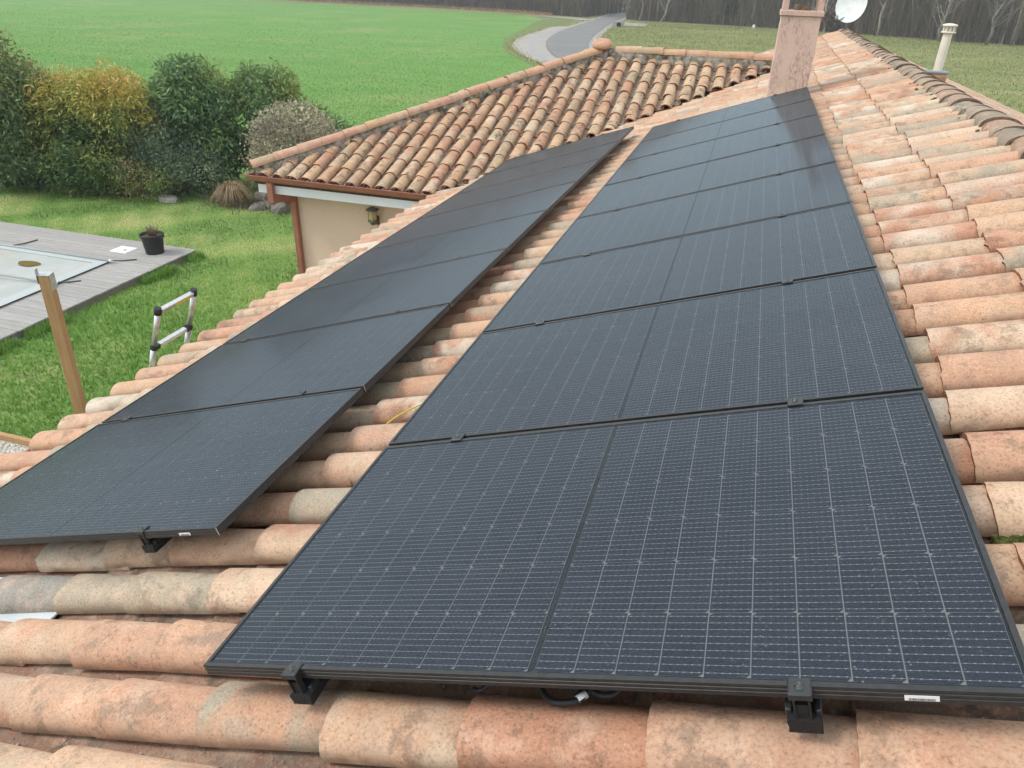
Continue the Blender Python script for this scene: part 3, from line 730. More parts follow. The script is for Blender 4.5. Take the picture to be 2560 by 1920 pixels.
me_seam = MB().box(PL - 0.001, PL + 0.0012, -0.0012, 0.001, -0.0295, -0.0005).mesh('corner_seam', M_alu)
def sticker(parent, x, y, w=0.052, h=0.0115, seed=1):
    mb = MB(); mb.box(x, x + w, y - 0.0012, y - 0.0002, -0.0245, -0.0245 + h)
    s = mb.build('barcode_label', M_sticker, parent)
    r = random.Random(seed); mb = MB(); xx = x + 0.006
    while xx < x + w - 0.007:
        bw = r.choice((0.0004, 0.0006, 0.0010)); mb.box(xx, xx + bw, y - 0.0016, y - 0.0013, -0.0235, -0.0188); xx += bw + r.choice((0.0004, 0.0006, 0.0009))
    mb.build('barcode', M_ink, s)
ORD = ['first', 'second', 'third', 'fourth', 'fifth', 'sixth', 'seventh', 'last']
ROWN = {'U': 'ridge side row', 'L': 'eave side row'}
def panel(row, k):
    if row == 'U': u, v, rz, z = 0.0, k * (PW + PGAP), 0.0, 0.0
    else:
        vv = k * (PW + PGAP); u, v, rz, z = -0.449 - PL + 0.0138 * vv, 0.6116 + vv, -0.0138, 0.0
    p = empty('solar_panel', RP(u, v, z + J(0.0012)))
    p.rotation_mode = 'XYZ'
    p.matrix_world = Matrix.Translation(RP(u, v, z)) @ Matrix.Rotation(-PT, 4, 'Y') @ Matrix.Rotation(rz, 4, 'Z') @ Matrix.Rotation(J(0.0006), 4, 'Y') @ Matrix.Rotation(J(0.0006), 4, 'X')
    tag(p, 'black framed solar panel, %s from the front in the %s' % (ORD[k], ROWN[row]) if k < 7 else 'black framed solar panel at the far end of the %s' % ROWN[row], 'solar panel', 'solar panels on the tiled roof')
    link('frame', me_frame, p); link('backsheet', me_back, p); link('glass', me_glass, p)
    for i in range(20):
        x = x_start + CX / 2 + i * (CX + GX) + (MID - GX if i >= 10 else 0)
        for j in range(6):
            c = link('cell', me_cell, p, (x, y_start + CY / 2 + j * (CY + GY), -0.0036))
    if row == 'L': link('corner_seam', me_seam, p)
    if k == 0: sticker(p, 1.560 if row == 'U' else 1.575, 0.0, seed=3 if row == 'U' else 4)
    return p
for row in 'UL':
    for k in range(8): panel(row, k)

# ------------------------------------------------------------------ clamps
def rot_roof(u, v, h=0.0, rz=0.0): return Matrix.Translation(RP(u, v, h)) @ Matrix.Rotation(-PT, 4, 'Y') @ Matrix.Rotation(rz, 4, 'Z')
mb = MB(); mb.cbox(-0.022, 0.022, -0.0225, 0.0225, 0.0002, 0.0055, 0.0025); me_cplate = mb.mesh('plate', M_clamp)
mb = MB(); mb.box(-0.018, 0.018, -0.008, 0.008, -0.10, 0.0002); me_cstem = mb.mesh('stem', M_blackp)
def bolt_mesh(z):
    mb = MB(); mb.lathe([(0.0085, z), (0.0085, z + 0.001), (0.0062, z + 0.0012), (0.0062, z + 0.0058), (0.0050, z + 0.0066), (0.0030, z + 0.0066), (0.0030, z + 0.0030), (0.0001, z + 0.0030)], 12)
    return mb.mesh('bolt', M_bolt)
me_bolt = bolt_mesh(0.0055)
def mid_clamp(row, k, upper):
    vv = k * (PW + PGAP) - PGAP / 2
    if row == 'U': u, v = (1.413 if upper else 0.305), vv
    else: u, v = (-0.81 if upper else -1.985) + 0.0138 * vv * 0.5, 0.6116 + vv
    e = empty('mid_clamp'); e.matrix_world = rot_roof(u + J(0.006), v, 0, J(0.03) + (-0.0138 if row == 'L' else 0))
    tag(e, 'black clamp on the %s joint from the front, %s half, %s' % (ORD[k - 1] if k < 8 else 'last', 'upper' if upper else 'lower', ROWN[row]), 'clamp', 'mid clamps between solar panels')
    link('plate', me_cplate, e); link('bolt', me_bolt, e); link('stem', me_cstem, e)
for row in 'UL':
    for k in range(1, 8):
        for up in (False, True): mid_clamp(row, k, up)
def text_mesh(txt, size, depth, mat):
    cu = bpy.data.curves.new('emboss', 'FONT'); cu.body = txt; cu.size = size; cu.extrude = depth; cu.align_x = 'CENTER'
    tmp = bpy.data.objects.new('emboss', cu); col.objects.link(tmp); dg = bpy.context.evaluated_depsgraph_get()
    me = bpy.data.meshes.new_from_object(tmp.evaluated_get(dg)); bpy.data.objects.remove(tmp); me.materials.clear(); me.materials.append(mat); return me
me_cf = text_mesh('CF', 0.018, 0.0006, M_clamp)
def end_clamp(u, v, label, far=False, rz=0.0):
    """end clamp: plate gripping the frame, riser and the foot block of the short rail"""
    e = empty('end_clamp'); e.matrix_world = rot_roof(u, v, 0, rz + (math.pi if far else 0))
    tag(e, label, 'clamp', 'end clamps of the panel rows')
    # local y < 0 is outside the panel
    mb = MB(); mb.cbox(-0.020, 0.020, -0.022, 0.018, 0.0003, 0.0050, 0.003)
    mb.box(-0.020, 0.020, -0.022, -0.0195, -0.010, 0.0003); mb.build('plate', M_clamp, e)
    b = link('bolt', bolt_mesh(0.0048), e, (0, -0.004, 0))
    mb = MB(); mb.cbox(-0.0145, -0.0105, -0.0185, -0.002, -0.0640, -0.004, 0.001); mb.cbox(0.0105, 0.0145, -0.0185, -0.002, -0.0640, -0.004, 0.001)
    mb.box(-0.0105, 0.0105, -0.014, -0.002, -0.064, -0.0300); mb.build('riser', M_blackp, e)
    mb = MB()
    prof = [(-0.034, -0.066), (0.034, -0.066), (0.026, -0.0575), (0.0265, -0.052), (0.036, -0.050), (0.036, -0.046), (0.022, -0.0460)]
    pr = [(-0.029, -0.092), (0.029, -0.092), (0.026, -0.086), (0.029, -0.071), (0.029, -0.066), (0.0225, -0.0600), (-0.0225, -0.0600), (-0.029, -0.066), (-0.029, -0.071), (-0.026, -0.086)]
    mb.prism(pr, lambda p, q: Vector((p, -0.020, q)), lambda p, q: Vector((p, 0.16, q)))
    ft = mb.build('rail_foot', M_blackp, e)
    mb = MB(); mb.cbox(-0.031, -0.020, -0.006, 0.026, -0.066, -0.0500, 0.002); mb.cbox(0.020, 0.031, -0.006, 0.026, -0.066, -0.0500, 0.002); mb.build('lug', M_clamp, ft)
    if not far:
        link('embossed_letters', me_cf, ft, (0, -0.0204, -0.086), (math.pi / 2, 0, 0))
end_clamp(0.282, -0.002, 'black end clamp with foot block on the front panel, left of the cables')
end_clamp(1.396, -0.002, 'black end clamp with foot block beside the barcode label of the front panel')
end_clamp(-0.815, 0.609, 'black end clamp with foot block at the near edge of the eave row', rz=-0.0138)
end_clamp(1.413, 7 * (PW + PGAP) + PW + 0.002, 'black end clamp on the far edge of the ridge row beneath the chimney', True)
end_clamp(0.305, 7 * (PW + PGAP) + PW + 0.002, 'black end clamp on the far edge of the ridge row, downslope side', True)
end_clamp(-0.76, 0.6116 + 7 * (PW + PGAP) + PW + 0.002, 'black end clamp on the far edge of the eave row', True)

# ------------------------------------------------------------------ cables under the front panel
def curve_pts(pts, n=8): return smooth_line(pts, n)
cab = empty('cable_loop', RP(0.9, 0.08, -0.14)); tag(cab, 'black corrugated cable loops hanging out below the front solar panel', 'cable')
def local(o, pts): 
    return [Vector(p) - o.location for p in pts]
def cable(pts, r, name='cable', mat=None):
    mb = MB(); mb.tube(local(cab, curve_pts([RP(*p) for p in pts])), r, 8); return mb.build(name, mat or M_blackp, cab)
cable([(0.690, 0.066, -0.118), (0.712, 0.060, -0.114), (0.745, 0.082, -0.105), (0.79, 0.085, -0.103), (0.85, 0.105, -0.095), (0.95, 0.20, -0.08)], 0.0058)
cable([(0.80, 0.22, -0.07), (0.848, 0.090, -0.103), (0.866, 0.057, -0.108), (0.884, 0.038, -0.108), (0.907, 0.030, -0.107), (0.934, 0.033, -0.107), (0.957, 0.048, -0.108), (0.976, 0.086, -0.103), (0.985, 0.20, -0.07)], 0.0076)
cable([(0.92, 0.20, -0.07), (0.952, 0.090, -0.106), (0.972, 0.068, -0.110), (1.004, 0.056, -0.110), (1.029, 0.066, -0.109), (1.043, 0.090, -0.103), (1.055, 0.18, -0.08)], 0.0068)
mb = MB(); mb.tube(local(cab, [RP(0.9475, 0.0405, -0.1075), RP(0.9635, 0.0565, -0.1075)]), 0.0086, 10); mb.build('white_tag', M_sticker, cab)
mb = MB(); mb.tube(local(cab, [RP(0.928, 0.068, -0.112), RP(0.955, 0.078, -0.104)]), 0.0105, 8); mb.build('connector', M_blackp, cab)
yw = empty('yellow_wire', RP(-0.23, 1.53, -0.12)); tag(yw, 'thin yellow wire lying across a tile between the panel rows', 'wire')
mb = MB(); mb.tube([Vector(p) - yw.location for p in smooth_line([RP(-0.335, 1.43, -0.175), RP(-0.27, 1.485, -0.125), RP(-0.20, 1.545, -0.108), RP(-0.12, 1.612, -0.105), RP(0.02, 1.68, -0.08)])], 0.0032, 8)
mb.build('insulation', simple('yellow_pvc', (0.62, 0.50, 0.03), 0.4, 0.4), yw)

# ------------------------------------------------------------------ chimney, vent, dish
ch_ = empty('chimney', (1.475, 9.08, 3.75)); tag(ch_, 'pink stuccoed chimney with streaked dark lichen behind the panels', 'chimney')
def cbx(name, x0, x1, y0, y1, z0, z1, mat, b=0.008):
    mb = MB(); mb.cbox(x0 - 1.475, x1 - 1.475, y0 - 9.08, y1 - 9.08, z0 - 3.75, z1 - 3.75, b); return mb.build(name, mat, ch_)
cbx('shaft', 1.255, 1.690, 8.85, 9.31, 3.70, 4.852, M_chim)
cbx('collar', 1.238, 1.712, 8.830, 9.33, 4.8525, 4.905, M_chim2)
for x in (1.252, 1.628):
    for y in (8.845, 9.235): cbx('post', x, x + 0.068, y, y + 0.07, 4.906, 5.26, M_chim2, 0.006)
cbx('cap_slab', 1.20, 1.75, 8.79, 9.37, 5.261, 5.32, M_chim2)
mb = MB(); mb.lathe([(0.10, 0.0), (0.125, 0.0), (0.125, 0.055), (0.10, 0.055), (0.10, 0.0)], 4, 0, Matrix.Rotation(math.pi / 4, 4, 'Z'), False)
mb.build('flue', M_flue, ch_, (0, 0, 4.906 - 3.75))

d_ = Vector((2343 - 1280, 179 - 960, 1836.08)); r_ = (RIGHT * d_.x + DOWN * d_.y + FWD * d_.z).normalized(); tt = (3.35 - CAM.x) / r_.x; vb = CAM + r_ * tt
vent = empty('vent_pipe', vb); tag(vent, 'ivory plastic flue vent pipe with ringed cap beyond the main ridge', 'vent pipe')
mb = MB(); mb.cbox(-0.11, 0.11, -0.11, 0.11, -0.45, -0.012, 0.01); mb.build('curb', M_tile, vent)
mb = MB(); mb.cbox(-0.13, 0.13, -0.12, 0.12, -0.0115, 0.012, 0.01); mb.build('flashing', M_lead, vent)
VR = 0.055; vs_ = 0.56
mb = MB(); mb.lathe([(VR, 0.012), (VR, vs_ - 0.11)], 20); mb.build('pipe', M_ivory, vent)
mb = MB(); mb.lathe([(VR, vs_ - 0.11), (0.085, vs_ - 0.105), (0.089, vs_ - 0.096), (0.085, vs_ - 0.088), (0.05, vs_ - 0.085), (0.05, vs_ - 0.03), (0.085, vs_ - 0.028), (0.091, vs_ - 0.018), (0.085, vs_ - 0.006), (0.03, vs_ + 0.006), (0.001, vs_ + 0.007)], 20)
mb.build('cap', M_ivory, vent)
mb = MB()
for k in range(10):
    a = 2 * math.pi * k / 10; mb.box(-0.006, 0.006, 0.049, 0.075, vs_ - 0.0865, vs_ - 0.028, 0, Matrix.Rotation(a, 4, 'Z'))
mb.build('cap_rib', M_ivory, vent)

dish = empty('satellite_dish', (2.82, 18.25, 4.35)); tag(dish, 'pale satellite dish mounted at the far end of the main ridge', 'satellite dish')
M_dish = simple('dish_paint', (0.66, 0.70, 0.68), 0.5, 0.4, nscale=7, namt=0.12)
mb = MB(); mb.tube([(0, 0, 0), (0, 0, 0.42)], 0.024, 10); mb.build('mast', M_lead, dish)
nrm = Vector((-0.30, -0.86, 0.22)).normalized(); q_ = nrm.to_track_quat('Z', 'Y').to_matrix().to_4x4()
R_D = 0.335; prof = [(0.001, -0.062)] + [(R_D * i / 8, -0.062 + 0.075 * (i / 8) ** 2) for i in range(1, 9)] + [(R_D + 0.006, 0.016), (R_D + 0.006, 0.008), (R_D - 0.004, 0.0)] + [(R_D * i / 8, -0.072 + 0.075 * (i / 8) ** 2) for i in range(7, 0, -1)] + [(0.001, -0.072)]
mb = MB(); mb.lathe(prof, 32, 0, Matrix.Translation((0.0, -0.13, 0.50)) @ q_ @ Matrix.Diagonal((0.92, 1.05, 1, 1))); mb.build('reflector', M_dish, dish)
c0 = Vector((0, -0.13, 0.5)); pb = Vector((-0.20, -0.12, 0.20))
mb = MB(); mb.tube([(-0.02, -0.08, 0.30), (-0.18, -0.2, 0.20), (-0.28, -0.40, 0.22)], 0.012, 8); mb.build('feed_arm', M_lead, dish)
mb = MB(); mb.tube([(-0.27, -0.40, 0.21), (-0.255, -0.36, 0.28)], [0.028, 0.034], 10); mb.build('feed_horn', M_lead, dish)
mb = MB(); mb.cbox(-0.05, 0.05, -0.045, 0.035, 0.36, 0.50, 0.01); mb.build('mount', M_lead, dish)

# ------------------------------------------------------------------ wall lamp
lamp = empty('wall_lamp', (-4.03, 8.90, 1.95)); tag(lamp, 'weathered bronze lantern with yellowed glass on the peach wall', 'wall lamp')
M_bronze = simple('weathered_bronze', (0.17, 0.165, 0.12), 0.6, 0.4, 0.4, nscale=30, namt=0.3)
M_lglass = simple('yellowed_glass', (0.46, 0.38, 0.16), 0.3, 0.5, nscale=12, namt=0.2)
mb = MB(); mb.lathe([(0.001, 0.155), (0.03, 0.15), (0.07, 0.128), (0.10, 0.112), (0.10, 0.104), (0.062, 0.108), (0.062, 0.088)], 20); mb.build('hood', M_bronze, lamp, (0, -0.13, 0))
mb = MB(); mb.lathe([(0.056, 0.088), (0.058, -0.04)], 18); mb.build('glass_shade', M_lglass, lamp, (0, -0.13, 0))
mb = MB(); mb.lathe([(0.066, -0.04), (0.074, -0.045), (0.074, -0.068), (0.05, -0.08), (0.03, -0.12), (0.001, -0.125)], 18)
for k in range(4):
    a = k * math.pi / 2 + 0.6; mb.tube([(0.064 * math.cos(a), 0.064 * math.sin(a), -0.05), (0.064 * math.cos(a), 0.064 * math.sin(a), 0.10)], 0.004, 6)
mb.build('base', M_bronze, lamp, (0, -0.13, 0))
mb = MB(); mb.tube([(0, -0.13, -0.11), (0, -0.06, -0.13), (0, -0.002, -0.08)], 0.012, 8); mb.cbox(-0.045, 0.045, -0.014, 0.0, -0.15, -0.01, 0.004); mb.build('bracket', M_bronze, lamp)

# ------------------------------------------------------------------ pool deck and cover
def wood(name, a, b, c, sx=(1.2, 14, 14)):
    t = NT(name); o = t.obj(); oi = t.n('ShaderNodeObjectInfo').outputs['Random']
    vec = t.n('ShaderNodeMapping', {'Vector': o, 'Scale': sx, 'Location': t.n('ShaderNodeCombineXYZ', {0: t.math('MULTIPLY', oi, 31.0), 1: t.math('MULTIPLY', oi, 7.0), 2: 0.0})})
    g = t.noise(vec, 3.0, 6, 0.7)
    cc = t.mix(t.step(g, 0.32, 0.68), a, b); cc = t.mix(t.math('MULTIPLY', t.step(t.noise(o, 1.3, 4), 0.45, 0.7), 0.5), cc, c)
    cc = t.mix(t.math('MULTIPLY', oi, 0.35), cc, tuple(x * 0.78 for x in a))
    return t.done(t.bsdf(cc, 0.85, 0.2, 0, t.bump(g, 0.4, 0.004)))
M_deck = wood('silvered_decking', (0.30, 0.285, 0.265), (0.43, 0.415, 0.395), (0.37, 0.34, 0.31))
M_deckedge = wood('deck_edge', (0.21, 0.195, 0.175), (0.30, 0.28, 0.255), (0.17, 0.16, 0.14))
DX, DY, DZ = -9.14, 10.88, 0.15
deck = empty('pool_deck', (DX, DY, 0)); tag(deck, 'silvered grey timber deck around the covered pool', 'deck')
CVX, CVY0, CVY1 = -10.15, 2.5, 9.62
n_pl = 0; y = DY
me_pl = {}
while y > 2.6:
    y1 = y - 0.118; x0 = -19.0 if y1 > CVY1 - 0.35 else CVX - 0.35
    bow = 0.0
    key = round(x0, 1)
    if key not in me_pl:
        me_pl[key] = MB().cbox(x0 - DX, 0, -0.118, 0, DZ - 0.028, DZ, 0.003).mesh('plank', M_deck)
    link('plank', me_pl[key], deck, (bow + J(0.004), y - DY, J(0.0015))); y -= 0.1235
mb = MB()
mb.box(-0.06, -0.025, -8.2, -0.01, -0.05, DZ - 0.033); mb.box(-10.2, -0.063, -0.045, -0.01, -0.05, DZ - 0.033); mb.build('edge_board', M_deckedge, deck)
t = NT('pool_cover_pvc'); o_ = t.obj()
c_ = t.mix(t.step(t.noise(o_, 0.8, 4, 0.6), 0.35, 0.65), (0.38, 0.40, 0.375), (0.46, 0.475, 0.45)); c_ = t.mix(t.math('MULTIPLY', t.step(t.noise(o_, 1.1, 5, 0.65), 0.50, 0.66), 0.65), c_, (0.40, 0.33, 0.24))
M_cover = t.done(t.bsdf(c_, 0.5, 0.35, 0, t.bump(t.noise(o_, 3, 2), 0.15, 0.02)))
pc = empty('pool_cover', (CVX, CVY1, DZ)); tag(pc, 'pale grey green pool safety cover with rust brown stains and metal bars', 'pool cover')
V = []; F = []; nx, ny = 26, 22
for i in range(nx + 1):
    for j in range(ny + 1):
        x = -7.5 * i / nx; yy = -(CVY1 - CVY0) * j / ny
        e = min(1, min(-x, -yy) / 0.9); z = 0.030 - 0.055 * e * e + 0.006 * math.sin(3 * x) * e
        V.append((x, yy, z))
for i in range(nx):
    for j in range(ny): a = i * (ny + 1) + j; F.append((a, a + ny + 1, a + ny + 2, a + 1))
MB().add(V, F, 0, True).build('sheet', M_cover, pc)
M_hem = simple('cover_hem', (0.44, 0.475, 0.465), 0.5, 0.3)
mb = MB(); mb.box(-7.5, 0.03, -0.18, 0.03, 0.031, 0.036); mb.box(-0.2, 0.03, -7.1, -0.181, 0.031, 0.036); mb.build('hem', M_hem, pc)
for yy in (0.04, -1.25, -3.3):
    mb = MB(); mb.tube([(0.06, yy - 0.06, 0.055), (-7.4, yy - 0.06, 0.046)], 0.018, 8); mb.build('cross_bar', M_hem, pc)
    mb = MB(); mb.tube([(0.055, yy - 0.06, 0.055), (0.11, yy - 0.06, 0.055)], 0.026, 10); mb.build('bar_cap', simple('cap_white', (0.7, 0.72, 0.74), 0.4, 0.4), pc)
M_strap = simple('dark_strap', (0.09, 0.085, 0.08), 0.7, 0.2)
for (xa, ya, xb, yb) in ((0.02, 0.02, 0.38, 0.32), (-2.35, 0.03, -2.28, 0.55), (0.03, -1.2, 0.28, -0.95)):
    mb = MB(); mb.tube([(xa, ya, 0.038), ((xa + xb) / 2, (ya + yb) / 2, 0.014), (xb, yb, 0.012)], 0.012, 6); mb.build('strap', M_strap, pc)
mb = MB(); mb.box(-0.01, 0.01, -7.1, 0.0, 0.003, 0.030); mb.build('edge_cord', M_strap, pc)
bm = bmesh.new(); bmesh.ops.create_circle(bm, cap_ends=True, radius=1.0, segments=24); me = bpy.data.meshes.new('puddle')
for v in bm.verts: v.co.x *= 0.24 * (1 + 0.12 * math.sin(3 * v.co.y)); v.co.y *= 0.13
bm.to_mesh(me); bm.free(); me.materials.append(simple('brown_puddle', (0.20, 0.14, 0.045), 0.15, 0.5)); link('puddle', me, pc, (-1.28, -0.60, 0.016))
lid = empty('skimmer_lid', (-10.42, 10.32, DZ)); tag(lid, 'square white skimmer lid lying on the deck planks', 'lid')
mb = MB(); mb.cbox(-0.2, 0.2, -0.17, 0.17, 0.003, 0.016, 0.01); mb.build('plate', simple('white_abs', (0.78, 0.77, 0.74), 0.45, 0.4), lid)
mb = MB(); mb.lathe([(0.001, 0.0185), (0.03, 0.0185), (0.032, 0.0165)], 14); mb.build('finger_hole', M_strap, lid, (0.06, -0.03, 0))

# plant pot
pot = empty('plant_pot', (-9.75, 10.42, DZ)); tag(pot, 'black plastic plant pot with dead twigs on the deck corner', 'plant pot')
M_pot = simple('pot_plastic', (0.022, 0.027, 0.027), 0.5, 0.4, nscale=8, namt=0.2)
mb = MB(); mb.lathe([(0.001, 0.003), (0.165, 0.003), (0.170, 0.02), (0.205, 0.33), (0.225, 0.335), (0.228, 0.385), (0.218, 0.39), (0.208, 0.385), (0.203, 0.33)], 28)
for k in range(8):
    a = 2 * math.pi * k / 8; mb.box(-0.03, 0.03, 0.160, 0.172, 0.0, 0.025, 0, Matrix.Rotation(a, 4, 'Z'))
mb.build('body', M_pot, pot)
for s in (-1, 1):
    mb = MB(); mb.tube([(s * 0.22, -0.07, 0.35), (s * 0.262, -0.05, 0.345), (s * 0.262, 0.05, 0.345), (s * 0.22, 0.07, 0.35)], 0.011, 6); mb.build('handle', M_pot, pot)
mb = MB(); mb.lathe([(0.204, 0.335), (0.10, 0.345), (0.001, 0.35)], 20); mb.build('soil', M_litter, pot)
mb = MB()
for _ in range(70):
    a = random.uniform(0, 6.28); r0 = random.uniform(0, 0.09); r1 = r0 + random.uniform(0.0, 0.10); h = random.uniform(0.10, 0.24)
    mb.tube([(r0 * math.cos(a), r0 * math.sin(a), 0.345), ((r0 + r1) / 2 * math.cos(a + .2), (r0 + r1) / 2 * math.sin(a + .2), 0.345 + h * 0.55), (r1 * math.cos(a + .3), r1 * math.sin(a + .3), 0.345 + h)], [0.004, 0.003, 0.0015], 4)
M_twig = simple('dry_twig', (0.20, 0.15, 0.105), 0.9, 0.1, nscale=20, namt=0.3)
mb.build('dead_plant', M_twig, pot)

# ------------------------------------------------------------------ timber post and ladder
M_pine = wood('treated_pine', (0.40, 0.235, 0.11), (0.53, 0.35, 0.18), (0.33, 0.20, 0.10), (14, 14, 1.2))
pw = Vector((-4.13, 3.20, 0.0)); post = empty('timber_post', pw, (math.radians(0.5), math.radians(1.6), math.radians(24)))
tag(post, 'square pine post topped by a galvanised bracket beyond the eave', 'post')
mb = MB(); mb.cbox(-0.042, 0.042, -0.042, 0.042, -0.3, 2.97, 0.004); mb.build('timber', M_pine, post)
mb = MB(); mb.box(-0.048, 0.048, -0.048, 0.048, 2.971, 2.974); mb.box(0.0455, 0.048, -0.046, 0.046, 2.84, 2.9705); mb.box(-0.048, -0.0455, -0.046, 0.046, 2.90, 2.9705)
mb.box(-0.048, -0.0455, -0.045, 0.0, 2.9745, 3.02); mb.build('bracket', M_galv, post)

LD = empty('telescopic_ladder', (-3.10, 3.52, 2.76)); tag(LD, 'aluminium telescopic ladder with black joints leaning on the eave', 'ladder')
lean = Vector((-0.34, 0, -0.94)).normalized(); M_rail = simple('ladder_aluminium', (0.66, 0.66, 0.65), 0.33, 0.5, 0.8, nscale=30, namt=0.08)
for s in (-1, 1):
    for i in range(8):
        a = Vector((0, s * 0.215, 0)) + lean * (0.02 + 0.355 * i); b = Vector((0, s * 0.215, 0)) + lean * (0.355 * (i + 1) - 0.018); r = 0.0225 + 0.0012 * i
        mb = MB(); mb.tube([a, b], r, 14); mb.build('rail_tube', M_rail, LD)
    mb = MB(); mb.tube([Vector((0, s * 0.215, 0.022)), Vector((0, s * 0.215, 0)) + lean * 0.035], 0.029, 14); mb.build('end_cap', M_blackp, LD)
for i in range(8):
    c = lean * (0.355 * i + 0.008); up = -lean; fx = Vector((0, 1, 0)).cross(up)
    Mx = Matrix(((fx.x, 0, up.x, c.x), (fx.y, 1, up.y, c.y), (fx.z, 0, up.z, c.z), (0, 0, 0, 1)))
    mb = MB(); mb.cbox(-0.020, 0.020, -0.19, 0.19, -0.018, 0.016, 0.004, 0, Mx); rg = mb.build('rung', M_rail, LD)
    if i == 0:
        mb = MB(); mb.box(0.0202, 0.0212, -0.04, 0.14, -0.014, 0.004, 0, Mx); mb.build('warning_sticker', simple('yellow_sticker', (0.75, 0.55, 0.03), 0.5, 0.3), rg)
    if i:
        for s in (-1, 1):
            mb = MB(); mb.tube([c + Vector((0, s * 0.215, 0)) - lean * 0.016, c + Vector((0, s * 0.215, 0)) + lean * 0.016], 0.030, 14)
            mb.box(-0.024, 0.024, min(s * 0.165, s * 0.20), max(s * 0.165, s * 0.20), -0.021, 0.019, 0, Mx); mb.build('joint_collar', M_blackp, LD)

# timber edging and gravel bed below the eave
ed = empty('timber_edging', (-6.9, 4.42, 0)); tag(ed, 'pale timber edging board around the white gravel bed', 'edging')
mb = MB(); mb.cbox(-3.0, 2.6, -0.03, 0.03, -0.05, 0.11, 0.004); mb.build('board', M_pine, ed)
sheet('gravel_bed', [(-9.9, 4.39), (-4.3, 4.39), (-4.3, 1.5), (-9.9, 1.5)], 0.03, ground_mat('gravel_base', ((0.45, 0.42, 0.36), (0.55, 0.52, 0.46), (0.36, 0.33, 0.28)), 9, 40, 1.0, 0.02))
gp = []
for _ in range(2500): gp.append((random.uniform(-8.0, -5.2), random.uniform(3.6, 4.37), 0.032, *(random.uniform(0.010, 0.022) for _ in range(2)), random.uniform(0.008, 0.016)))
t = NT('white_gravel'); c_ = t.ramp(t.noise(t.obj(), 30, 2), [(0.3, (0.40, 0.36, 0.29)), (0.5, (0.62, 0.58, 0.50)), (0.7, (0.72, 0.70, 0.65))])
gpo = lumps('white_gravel', gp, t.done(t.bsdf(c_, 0.85, 0.2)), None, 9); tag(gpo, 'white gravel between the timber edging and the house', 'gravel')

# ------------------------------------------------------------------ foliage
def leaf_mesh(name, C, D, Lw, mats, tint, fold=0.0):
    """C centres, D unit directions, Lw (length, width) per leaf -> rhombic leaves, two triangles each"""
    n = len(C); up = rng.normal(size=(n, 3)); S = np.cross(D, up); S /= np.linalg.norm(S, axis=1, keepdims=True) + 1e-9
    N = np.cross(S, D); L = Lw[:, :1]; Wd = Lw[:, 1:2]
    V = np.stack([C - D * L * 0.5, C + S * Wd * 0.5 + N * Wd * fold - D * L * 0.06, C + D * L * 0.5 - N * L * 0.10, C - S * Wd * 0.5 + N * Wd * fold - D * L * 0.06], 1).reshape(-1, 3)
    i = np.arange(n) * 4
    F = np.concatenate([np.stack([i, i + 1, i + 2], 1), np.stack([i, i + 2, i + 3], 1)])
    return mesh_np(name, V, F, mats, False, {'tint': np.repeat(tint, 4)})
def leaf_mat(name, stops, rough=0.5, trans=0.25):
    t = NT(name); a = t.n('ShaderNodeAttribute', attribute_name='tint').outputs['Fac']
    c = t.ramp(a, stops)
    b = t.bsdf(c, rough, 0.35); tr = t.n('ShaderNodeBsdfTranslucent', {'Color': c})
    return t.done(t.n('ShaderNodeMixShader', {0: trans, 1: b, 2: tr}))
def sph(n):
    v = rng.normal(size=(n, 3)); return v / np.linalg.norm(v, axis=1, keepdims=True)
def shrub(name, label, base, lobes, n, leaf, mat, tintf, cat='shrub', droop=0.3, inner=0.35, trunk=0.05, group='shrubs along the garden edge', knots=26):
    """crown of leaves spread through a cluster of lobes with clumps, plus stems"""
    e = empty(name, base); tag(e, label, cat, group)
    vol = np.array([a[3] * a[4] * a[5] for a in lobes]) ** (2 / 3); cnt = (n * vol / vol.sum()).astype(int)
    C = []; D = []
    for a, m_ in zip(lobes, cnt):
        c = np.array(a[:3]); r = np.array(a[3:6])
        kn = sph(knots); kn[:, 2] = np.abs(kn[:, 2]) * 0.9 - 0.15; kr = 0.70 + 0.30 * rng.random(knots)     # clump centres near the surface
        pick = rng.integers(0, knots, m_); off = sph(m_) * (rng.random(m_) ** 0.5)[:, None] * 0.42
        p = kn[pick] * kr[pick, None] + off
        loose = rng.random(m_) < 0.38
        q = sph(m_) * ((inner + (1 - inner) * rng.random(m_) ** 0.6))[:, None]; p[loose] = q[loose]
        pw_ = c + p * r
        d = p / (np.linalg.norm(p, axis=1, keepdims=True) + 1e-6) + rng.normal(0, 0.95, (m_, 3)); d[:, 2] -= droop
        C.append(pw_); D.append(d / np.linalg.norm(d, axis=1, keepdims=True))
    C = np.concatenate(C); D = np.concatenate(D)
    keep = C[:, 2] > 0.03; C = C[keep]; D = D[keep]
    Lw = np.stack([leaf[0] * (0.7 + 0.6 * rng.random(len(C))), leaf[1] * (0.7 + 0.6 * rng.random(len(C)))], 1)
    tint = np.clip(tintf(C) + rng.normal(0, 0.10, len(C)), 0, 1)
    link('crown', leaf_mesh('crown', C, D, Lw, (mat,), tint), e)
    mb = MB()
    for a in lobes:
        for k in range(5):
            an = random.uniform(0, 6.28); tip = Vector((a[0] + a[3] * 0.6 * math.cos(an), a[1] + a[4] * 0.6 * math.sin(an), a[2] + a[5] * random.uniform(0.0, 0.6)))
            b0 = Vector((a[0] * 0.3 + J(0.06), a[1] * 0.3 + J(0.06), -0.05)); md = b0.lerp(tip, 0.5) + Vector((J(0.08), J(0.08), 0.1))
            mb.tube([b0, md, tip], [trunk, trunk * 0.6, trunk * 0.2], 6)
    mb.build('trunk', M_twig, e); return e
